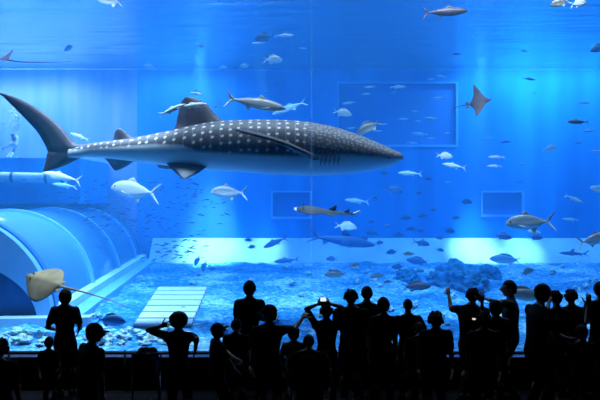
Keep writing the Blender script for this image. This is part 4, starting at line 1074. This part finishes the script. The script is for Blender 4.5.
    if capw:
        bm = BM(); bmesh.ops.create_uvsphere(bm, u_segments=24, v_segments=16, radius=1.0)
        bmesh.ops.delete(bm, geom=[v for v in bm.verts if v.co.z < 0.12], context='VERTS')
        for v in bm.verts: v.co = headpt((v.co.x*0.44, v.co.y*0.50-0.02, v.co.z*0.50+0.10))
        bmesh.ops.solidify(bm, geom=bm.faces[:], thickness=0.025*hh)
        ca = obj('cap', bm, CL[capw], root, True)
        bm = BM()
        T0 = [headpt((math.sin(a)*0.40, math.cos(a)*0.42, 0.17)) for a in [(-1+2*q/10)*1.0 for q in range(11)]]
        T1 = [headpt((math.sin(a)*0.40, math.cos(a)*0.50+0.30, 0.10)) for a in [(-1+2*q/10)*1.0 for q in range(11)]]
        th = Vector((0, 0, 0.03*hh))
        A = [bm.verts.new(q) for q in T0]; B = [bm.verts.new(q) for q in T1]; A2 = [bm.verts.new(q-th) for q in T0]; B2 = [bm.verts.new(q-th) for q in T1]
        for q in range(10):
            bm.faces.new((A[q], A[q+1], B[q+1], B[q])); bm.faces.new((A2[q], B2[q], B2[q+1], A2[q+1])); bm.faces.new((B[q], B[q+1], B2[q+1], B2[q])); bm.faces.new((A[q], A2[q], A2[q+1], A[q+1]))
        for q in (0, 10): bm.faces.new((A[q], B[q], B2[q], A2[q]))
        obj('brim', bm, CL[capw], ca, True)
    return root
def ht(ytop, D): return CAMZ-(ytop-200)/F*D

# ---- from left to right
person(-1, 8.0, ht(339, 8.0), 'dark haired person cut by the left edge, head just above the rail', hair='curly', top='black')
person(65, 11.3, ht(289.5, 11.3), 'tall standing person with hood-smooth hair in front of the stingray at far left', hair='bob', top='navy', wide=0.95, L=(-0.10, 0.10, 0.60), R=(0.10, 0.10, 0.60))
person(49, 10.6, ht(337, 10.6), 'small child beside the left hip of the tall person under the stingray', hair='short', top='black')
person(88, 8.6, ht(325, 8.6), 'round-shouldered person in a cap facing right, beside the tall person under the stingray', yaw=-45, hair='short', top='black', wide=1.2, lean=6, capw='black', head_yaw=-35)
person(178.5, 9.6, ht(313.5, 9.6), 'slim child with a big round afro holding one hand up beside the ear', hair='afro', top='maroon', wide=0.92, L=(162.5, 325.5, 9.45, (0, 1, 0)), R=(195, 351, 9.5), elbow_l=(-0.5, 0.7, -0.75), hr=0.125, curl=0.15)
person(217, 9.7, ht(324, 9.7), 'child in a cap with upturned brim, left of the tallest man in the middle', yaw=-70, hair='short', top='black', capw='black', wide=1.25, head_pitch=18, L=(0.30, 0.3, 0.55), R=(0.05, 0.2, 0.5))
person(249.5, 11.2, ht(281, 11.2), 'tallest man in the middle with folded arms standing upright before the glass', hair='short', top='black', wide=0.92, L=(0.02, 0.13, 0.68), R=(-0.02, 0.13, 0.66), elbow_l=(-1, -0.1, -0.4), elbow_r=(1, -0.1, -0.4), spread=0.075)
person(236, 10.4, ht(319.5, 10.4), 'child with bowed head close to the left side of the tallest man', hair='short', top='navy', wide=1.0, head_pitch=-15)
person(269, 9.7, ht(306, 9.7), 'man in a cap facing left, his right arm stretched up to the right', hair='short', top='black', wide=1.0, head_yaw=75, capw='black', R=(303, 317.5, 10.1, (0, 0.4, -1)), elbow_r=(0, 0, -1), curl=0.9)
person(294, 10.4, ht(326, 10.4), 'child with pale collar under the stretched-out pointing arm', hair='bob', top='white', head_yaw=-40)
person(309, 9.2, ht(334, 9.2), 'stooping person with a rounded back in front of the person taking a phone picture', hair='short', top='black', wide=1.35, lean=28, legs='stand', head_pitch=-35)
ph = person(326.5, 10.6, ht(304.5, 10.6), 'person with both arms raised holding up a bright phone to photograph the tank', hair='curly', top='black', L=(318.5, 304, 10.55, (0.6, 1, 0)), R=(329.5, 304, 10.55, (-0.6, 1, 0)), elbow_l=(-0.85, 0.5, -0.35), elbow_r=(0.85, 0.5, -0.35), curl=0.6)
person(351, 10.8, ht(290, 10.8), 'broad man with round hair, left one of two tall heads side by side', hair='curly', top='black', wide=1.12, hr=0.135)
person(367, 11.25, ht(286.5, 11.25), 'tall man in navy shirt, right one of two tall heads side by side', hair='short', top='navy', wide=1.15, hr=0.135)
person(383.5, 10.3, ht(297.5, 10.3), 'slim teenager right of the two tall heads side by side', hair='short', top='black', wide=0.78, hr=0.14)
person(408, 11.1, ht(299.5, 11.1), 'slim youth with elbows out standing right of the gap in mid crowd', hair='short', top='black', wide=1.0, L=(0.04, 0.15, 0.60), R=(0.12, 0.16, 0.58), elbow_l=(-1, -0.2, -0.4), elbow_r=(1, -0.2, -0.4), hr=0.122)
person(422, 10.2, ht(322, 10.2), 'hunched figure whose back rises between the slim youth and the round-headed child', hair='short', top='black', wide=1.2, lean=24, head_pitch=-30)
person(436, 9.8, ht(312, 9.8), 'round-headed child with tousled hair and level shoulders left of the pointing arm', hair='curly', top='black', wide=1.05, hr=0.15)
person(470, 11.0, ht(288.5, 11.0), 'hunched adult with curly hair, one arm lifted and pointing up left', yaw=-35, hair='curly', top='black', wide=1.2, lean=8, L=(448.5, 294, 11.6, (0, 1, 0)), elbow_l=(0, 0, -1), hr=0.135, R=(0.08, 0.15, 0.62), curl=1.0)
person(484, 9.6, ht(312, 9.6), 'small child with messy hair in front, next to the lit screen on the right', hair='curly', top='maroon', head_yaw=-20)
person(495.5, 10.4, ht(300.5, 10.4), 'child in a plum shirt reaching an arm up to the left', hair='bob', top='plum', L=(482, 301.5, 10.1, (0, 1, 0)), elbow_l=(0, 0, -1), head_yaw=30, wide=0.95)
person(510.5, 11.2, ht(280.5, 11.2), 'tall man in a grey shirt facing left with one arm stretched out level', yaw=80, hair='short', top='grey', wide=0.95, L=(481, 298, 10.6, (0, 0, -1)), elbow_l=(0, 0, -1), hr=0.142)
person(535.5, 10.1, ht(285, 10.1), 'heavy hunched man in a cap with brim to the right', yaw=-75, hair='short', top='black', wide=1.2, lean=7, capw='black', head_pitch=5, hr=0.135, R=(0.1, 0.22, 0.6), L=(-0.1, 0.22, 0.6))
person(556.5, 10.75, ht(291, 10.75), 'child carried high with left hand raised, beside the curly head on the right', hair='curly', top='black', L=(549.3, 301, 10.65, (0.4, 1, 0)), elbow_l=(-0.3, -0.2, -1), wide=0.8, hr=0.128, curl=0.3)
person(571.5, 11.3, ht(290, 11.3), 'adult with curly hair standing right of the child with the raised hand', hair='curly', top='black', wide=0.98, hr=0.136, head_yaw=-30)
person(601, 11.1, ht(282, 11.1), 'person cut by the right edge holding up one pointing finger', yaw=10, hair='short', top='black', L=(588.3, 304, 10.9, (0, 1, 0)), elbow_l=(-0.2, -0.2, -1), wide=1.1, curl=0.25)
person(582, 10.2, ht(325, 10.2), 'small child in navy in front of the person cut by the right edge', hair='short', top='navy', L=(-0.05, 0.2, 0.75), R=(0.05, 0.2, 0.75))

# phones
M_case = mat('phone_case', (0.01, 0.01, 0.012), 0.4)
def phone(label, px, py, D, w_, h_, col, st, tilt=0):
    r = empty('phone', pt(px, py, D), (0, math.radians(tilt), 0), label, 'phone')
    obj('case', bbox(-w_/2-0.006, w_/2+0.006, -0.004, 0.005, -h_/2-0.004, h_/2+0.004, 0.002), M_case, r)
    obj('screen', bbox(-w_/2, w_/2, -0.0055, -0.004, -h_/2, h_/2), mat('phone_screen', (0.02, 0.02, 0.02), 0.2, emit=(col, st)), r)
    bm = BM(); tube(bm, [(w_*0.36, 0.005, h_*0.28), (w_*0.36, 0.0065, h_*0.28)], 0.006, 12); obj('camera_lens', bm, M_black, r)
phone('phone with bright screen held up by the person with both arms raised', 323.2, 299.3, 10.50, 0.088, 0.060, (0.75, 0.92, 1.0), 1.0)
phone('small lit phone held low in front of the hunched pointing adult', 474, 319, 10.0, 0.05, 0.025, (1.0, 0.8, 0.6), 0.9, 10)

# knee rail before the glass
M_rail = mat('rail_steel', (0.03, 0.035, 0.045), 0.4, metallic=0.6)
rl = empty('guard_rail', (0, 11.6, 0), (0, 0, 0), 'low dark guard rail running along the foot of the viewing glass', 'rail')
rz = CAMZ-153/F*11.6
bm = BM(); tube(bm, [(-9, 0, rz), (9, 0, rz)], 0.025, 10); obj('top_bar', bm, M_rail, rl, True)
for k in range(-4, 5):
    bm = BM(); xx = -2.92+k*1.9 if k != 0 else -2.90
    tube(bm, [(xx, 0, 0), (xx, 0, rz+0.04)], 0.022, 10); obj('post', bm, M_rail, rl, True)
# bags
def backpack(label, px, py, D, s, yaw=0):
    r = empty('backpack', pt(px, py, D), (0, 0, yaw), label, 'backpack')
    bm = BM(); loft(bm, [[Vector((math.copysign(abs(math.cos(a))**0.6, math.cos(a))*w2*s, math.copysign(abs(math.sin(a))**0.6, math.sin(a))*d2*s, z*s)) for a in [2*math.pi*q/20 for q in range(20)]] for z, w2, d2 in ((0, 0.12, 0.06), (0.03, 0.15, 0.085), (0.25, 0.15, 0.09), (0.38, 0.13, 0.075), (0.44, 0.08, 0.045))])
    obj('bag_body', bm, CL['black'], r, True)
    obj('pocket', bbox(-0.10*s, 0.10*s, -0.125*s, -0.07*s, 0.04*s, 0.22*s, 0.015), CL['navy'], r)
    for k in (-1, 1):
        bm = BM(); tube(bm, [(k*0.07*s, 0.06*s, 0.40*s), (k*0.09*s, 0.14*s, 0.34*s), (k*0.09*s, 0.15*s, 0.18*s), (k*0.09*s, 0.08*s, 0.05*s)], 0.014*s, 8); obj('strap', bm, CL['black'], r, True)
    bm = BM(); tube(bm, [(-0.04*s, 0, 0.43*s), (-0.03*s, 0, 0.50*s), (0.03*s, 0, 0.50*s), (0.04*s, 0, 0.43*s)], 0.010*s, 8); obj('handle', bm, CL['black'], r, True)
q = 9.9
# folded stroller left of the child with the afro
st = empty('stroller', (pt(146, 0, 10.3).x, 10.3, 0), (0, 0, 0.25), 'dark baby stroller with bundled hood, left of the child with the afro', 'stroller')
hz_ = CAMZ-(350-200)/F*10.3
bm = BM()
for k in range(9):
    a = k/8*math.pi
    ball(bm, Vector((0.14*math.cos(a), 0.05*math.sin(2*a), hz_-0.12+0.10*math.sin(a))), 0.055+0.012*((k*7) % 3), 10)
obj('hood', bm, CL['black'], st, True)
bm = BM(); loft(bm, [ering(Vector((0, 0.05, z)), a, b, 16) for z, a, b in ((hz_-0.50, 0.13, 0.13), (hz_-0.42, 0.17, 0.17), (hz_-0.15, 0.19, 0.19), (hz_-0.10, 0.17, 0.17))]); obj('seat', bm, CL['navy'], st, True)
for sx_ in (-1, 1):
    bm = BM(); tube(bm, [(sx_*0.19, 0.28, 0.10), (sx_*0.20, 0.0, hz_-0.35), (sx_*0.20, -0.30, hz_-0.05), (sx_*0.20, -0.36, hz_+0.02)], 0.014, 8); obj('frame', bm, M_rail, st, True)
    bm = BM(); tube(bm, [(sx_*0.19, -0.26, 0.10), (sx_*0.20, 0.0, hz_-0.35)], 0.014, 8); obj('frame', bm, M_rail, st, True)
    for yy in (0.28, -0.26):
        bm = BM(); tube(bm, [(sx_*0.19-0.02, yy, 0.09), (sx_*0.19+0.02, yy, 0.09)], 0.09, 16); obj('wheel', bm, M_shoe, st, True)
bm = BM(); tube(bm, [(-0.20, -0.36, hz_+0.02), (0.20, -0.36, hz_+0.02)], 0.016, 8); obj('handle', bm, M_rail, st, True)

# diver kneeling on the ledge
zl = CAMZ+42/700*26
dv = person(14, 26.9, 1.25, 'diver kneeling on the ledge above the pale pipe with bubbles overhead', yaw=160, hair='none', top='wet', low='wet', legs='kneel', name='diver', base_z=zl, L=(-0.2, 0.2, 0.55), R=(0.2, 0.2, 0.6))
bm = BM(); tube(bm, [(0, -0.13, 0.50), (0, -0.13, 0.90)], 0.075, 14); ball(bm, Vector((0, -0.13, 0.90)), 0.075); ball(bm, Vector((0, -0.13, 0.50)), 0.075); obj('air_tank', bm, M_pipe, dv, True)
bm = BM(); tube(bm, [(-0.06, 0.0, 0.0), (0.06, 0.0, 0.0)], 0.04, 12)
bmesh.ops.translate(bm, verts=bm.verts[:], vec=(0, 0.085, 0.935)); obj('mask', bm, M_black, dv, True)
